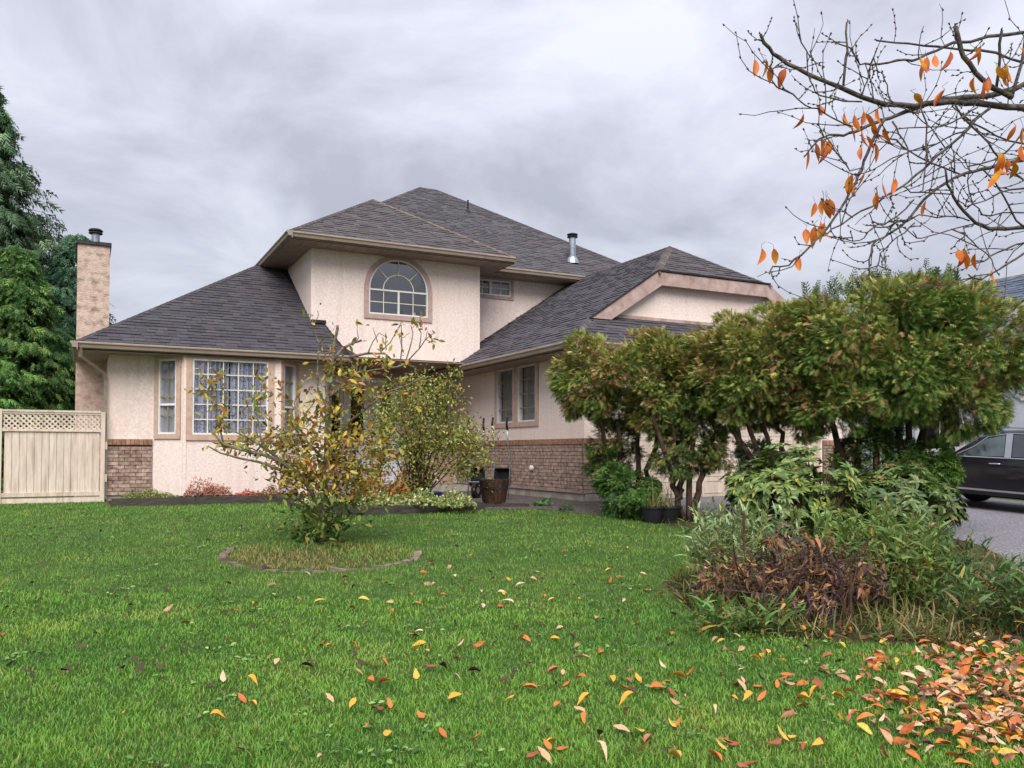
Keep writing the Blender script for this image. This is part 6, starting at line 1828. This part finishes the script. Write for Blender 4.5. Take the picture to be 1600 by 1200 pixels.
    MB().prism([T(-2.26, .70, 1.10), T(-2.0, .62, 1.40), T(-2.0, -.62, 1.40), T(-2.26, -.70, 1.10)], (0, -.012, .006)).build('rear_window', M['carglass_dark'], root)
    for s in (.62, -.62):
        MB().prism([T(2.30, s + .17, .70), T(2.30, s - .17, .70), T(2.36, s - .15, .82), T(2.30, s + .15, .84)], (0, .06, 0)).build('headlight', M['pane'], root)
        MB().prism([T(-2.38, s + .14, .80), T(-2.38, s - .16, .80), T(-2.33, s - .14, .98), T(-2.33, s + .14, .98)], (0, -.05, 0)).build('tail_light', M['tail'], root)
    MB().prism([T(2.36, .4, .5), T(2.36, -.4, .5), T(2.40, -.38, .68), T(2.40, .38, .68)], (0, .05, 0)).build('grille', M['black_plastic'], root)


M['tail'] = mat('tail_red', lin(150, 20, 24), lin(120, 16, 20), rough=.2)
suv()

# ------------------------------------------------------------------ neighbour's house and low side wall
nh = empty('neighbour_house', (23, 12, -1.1), 'pale grey neighbouring house with blue grey shingle roof beyond the driveway', 'house')
NX, NE, NZ = 19.6, 2.2, .7
roof_plane((19.2, 6.0, 2.15), (0, 1), (1, 0), .72, [[(0, 0), (0, 3.8), (12, 3.8), (12, 0)]], nh, (92, 100, 116), seed=41)
roof_plane((26.8, 6.0, 2.15), (0, 1), (-1, 0), .72, [[(0, 0), (0, 3.8), (12, 3.8), (12, 0)]], nh, (92, 100, 116), shingles=False)
hip_caps((23.0, 6.0, 4.89), (23.0, 18.0, 4.89), (-1, 0, -.72), (1, 0, -.72), nh, (110, 108, 104))
WN = Wall((NX, 18), (0, -1), (-1, 0))
nw = MB(); WN.panel(nw, 0, 12, -1.2, 2.1, [(3.3, 4.5, .1, 1.5)]); nw.build('wall', M['siding'], nh)
for i in range(22):
    WN.box(MB(), 0, 3.1 if 0 < i * .15 < 3 else 12, -1.2 + i * .15, -1.05 + i * .15 - .006, .002, .012).build('siding_board', M['siding'], nh)
window(nh, WN, 3.3, 4.5, .1, 1.5, nx=1, trim=.1, trimmat='white', pane='pane_dark')
gutter('gutter', (19.2, 18, 2.13), (19.2, 6, 2.13), (-1, 0), nh)
# cross gable with the arched window
gp_ = [(6.0, 2.1), (12.3, 2.75), (12.3, 2.15), (9.2, 5.4)]
g1 = MB(); g1.prism([(NX - .15, 12.3, -1.1), (NX - .15, 12.3, 2.75), (NX - .15, 9.3, 4.95), (NX - .15, 6.3, 2.75), (NX - .15, 6.3, -1.1)], (2.0, 0, 0)); g1.build('gable_wall', M['siding'], nh)
for s, (ya, yb) in enumerate(((12.75, 9.3), (5.85, 9.3))):
    MB().prism([(NX - .45, ya, 2.55), (NX - .45, yb, 5.1), (NX - .45, yb, 5.2), (NX - .45, ya, 2.66)], (3.4, 0, 0)).build('gable_roof', M['sheath'], nh)
    MB().prism([(NX - .5, ya, 2.38), (NX - .5, yb, 4.93), (NX - .5, yb, 5.12), (NX - .5, ya, 2.58)], (.05, 0, 0)).build('fascia', M['bluefascia'] if 'bluefascia' in M else M['siding'], nh)
WA = Wall((NX - .15, 12.3), (0, -1), (-1, 0))
q = MB(); arc_strip(WA, q, .62, .72, -.01, .05, c=1.15, zc=2.3); WA.box(q, .43, .53, 1.2, 2.3, -.01, .05); WA.box(q, 1.77, 1.87, 1.2, 2.3, -.01, .05); q.build('window_frame', M['white'], nh)
q = MB(); q.poly([WA.p(.53, .004, 1.2), WA.p(1.77, .004, 1.2)] + [WA.p(1.15 + .62 * math.cos(t), .004, 2.3 + .62 * math.sin(t)) for t in np.linspace(0, math.pi, 20)]); q.build('pane', M['carglass'], nh)
# low brick stub wall with lattice between the two houses
sw = empty('side_screen', (17, 15.2, -1), 'low brick wall with beige lattice above between garage and neighbour', 'fence')
WS = Wall((16.32, 15.0), (1, 0), (0, -1))
WS.box(MB(), 0, 1.5, -1.0, .25, -.2, -.02).build('wall', M['mortar'], sw)
r_ = random.Random(5); q = MB(); z = -1.0; row = 0
while z < .2:
    u = 0 - (.1 if row % 2 else 0)
    while u < 1.45:
        WS.box(MB(), max(u, 0), min(u + .203, 1.5), z, z + .067, -.02, .01).build('brick', M['brick'], sw); u += .2125
    z += .0765; row += 1
WS.box(MB(), 0, 1.5, .26, .30, -.1, .02).build('rail', M['fence'], sw); WS.box(MB(), 0, 1.5, .66, .70, -.1, .02).build('rail', M['fence'], sw)
for i in range(15):
    u = i * .1
    for s, n0 in ((1, -.03), (-1, -.02)):
        a = [(u - .02, .30), (u + .02, .30), (u + .02 + s * .36, .66), (u - .02 + s * .36, .66)]
        c = clip_convex(a, [(0, .3), (1.5, .3), (1.5, .66), (0, .66)])
        if len(c) >= 3: MB().prism([WS.p(x, n0, zz) for x, zz in c], WS.N * .008).build('lattice_slat', M['fence'], sw)

# ------------------------------------------------------------------ bare street trees across the road (seen in the window glass)
def bare_tree(x, y, h, seed, label):
    r = np.random.default_rng(seed); g = np.array([x, y, -2.04])
    o = empty('street_tree', g, label, 'tree', 'bare trees across the street'); mb = MB()
    def grow(p, d, L, rad, lv):
        q = [p]; k = 4
        for i in range(k):
            d = d + r.normal(0, .13, 3) + np.array((0, 0, .05)); d = d / np.linalg.norm(d); q.append(q[-1] + d * L / k)
        mb.tube(q, list(np.linspace(rad, rad * .62, k + 1)), 5 if lv < 3 else 3, cap=False)
        if lv < 5:
            for j in range(3 if lv else 5):
                s = q[-1] if j < 2 else q[r.integers(2, k + 1)]
                v = d + r.normal(0, .62, 3); v[2] += .12; v /= np.linalg.norm(v)
                grow(s, v, L * r.uniform(.62, .82), rad * .56, lv + 1)
    grow(g, np.array((0, 0, 1.)), h * .27, h * .02, 0)
    mb.build('branches', M['cherrybark'], o, kind='stuff')


bare_tree(18.5, -13, 15, 3, 'tall bare tree across the street reflected in the arched window')
bare_tree(7.5, -14, 11, 4, 'bare tree across the street reflected in the bay window')
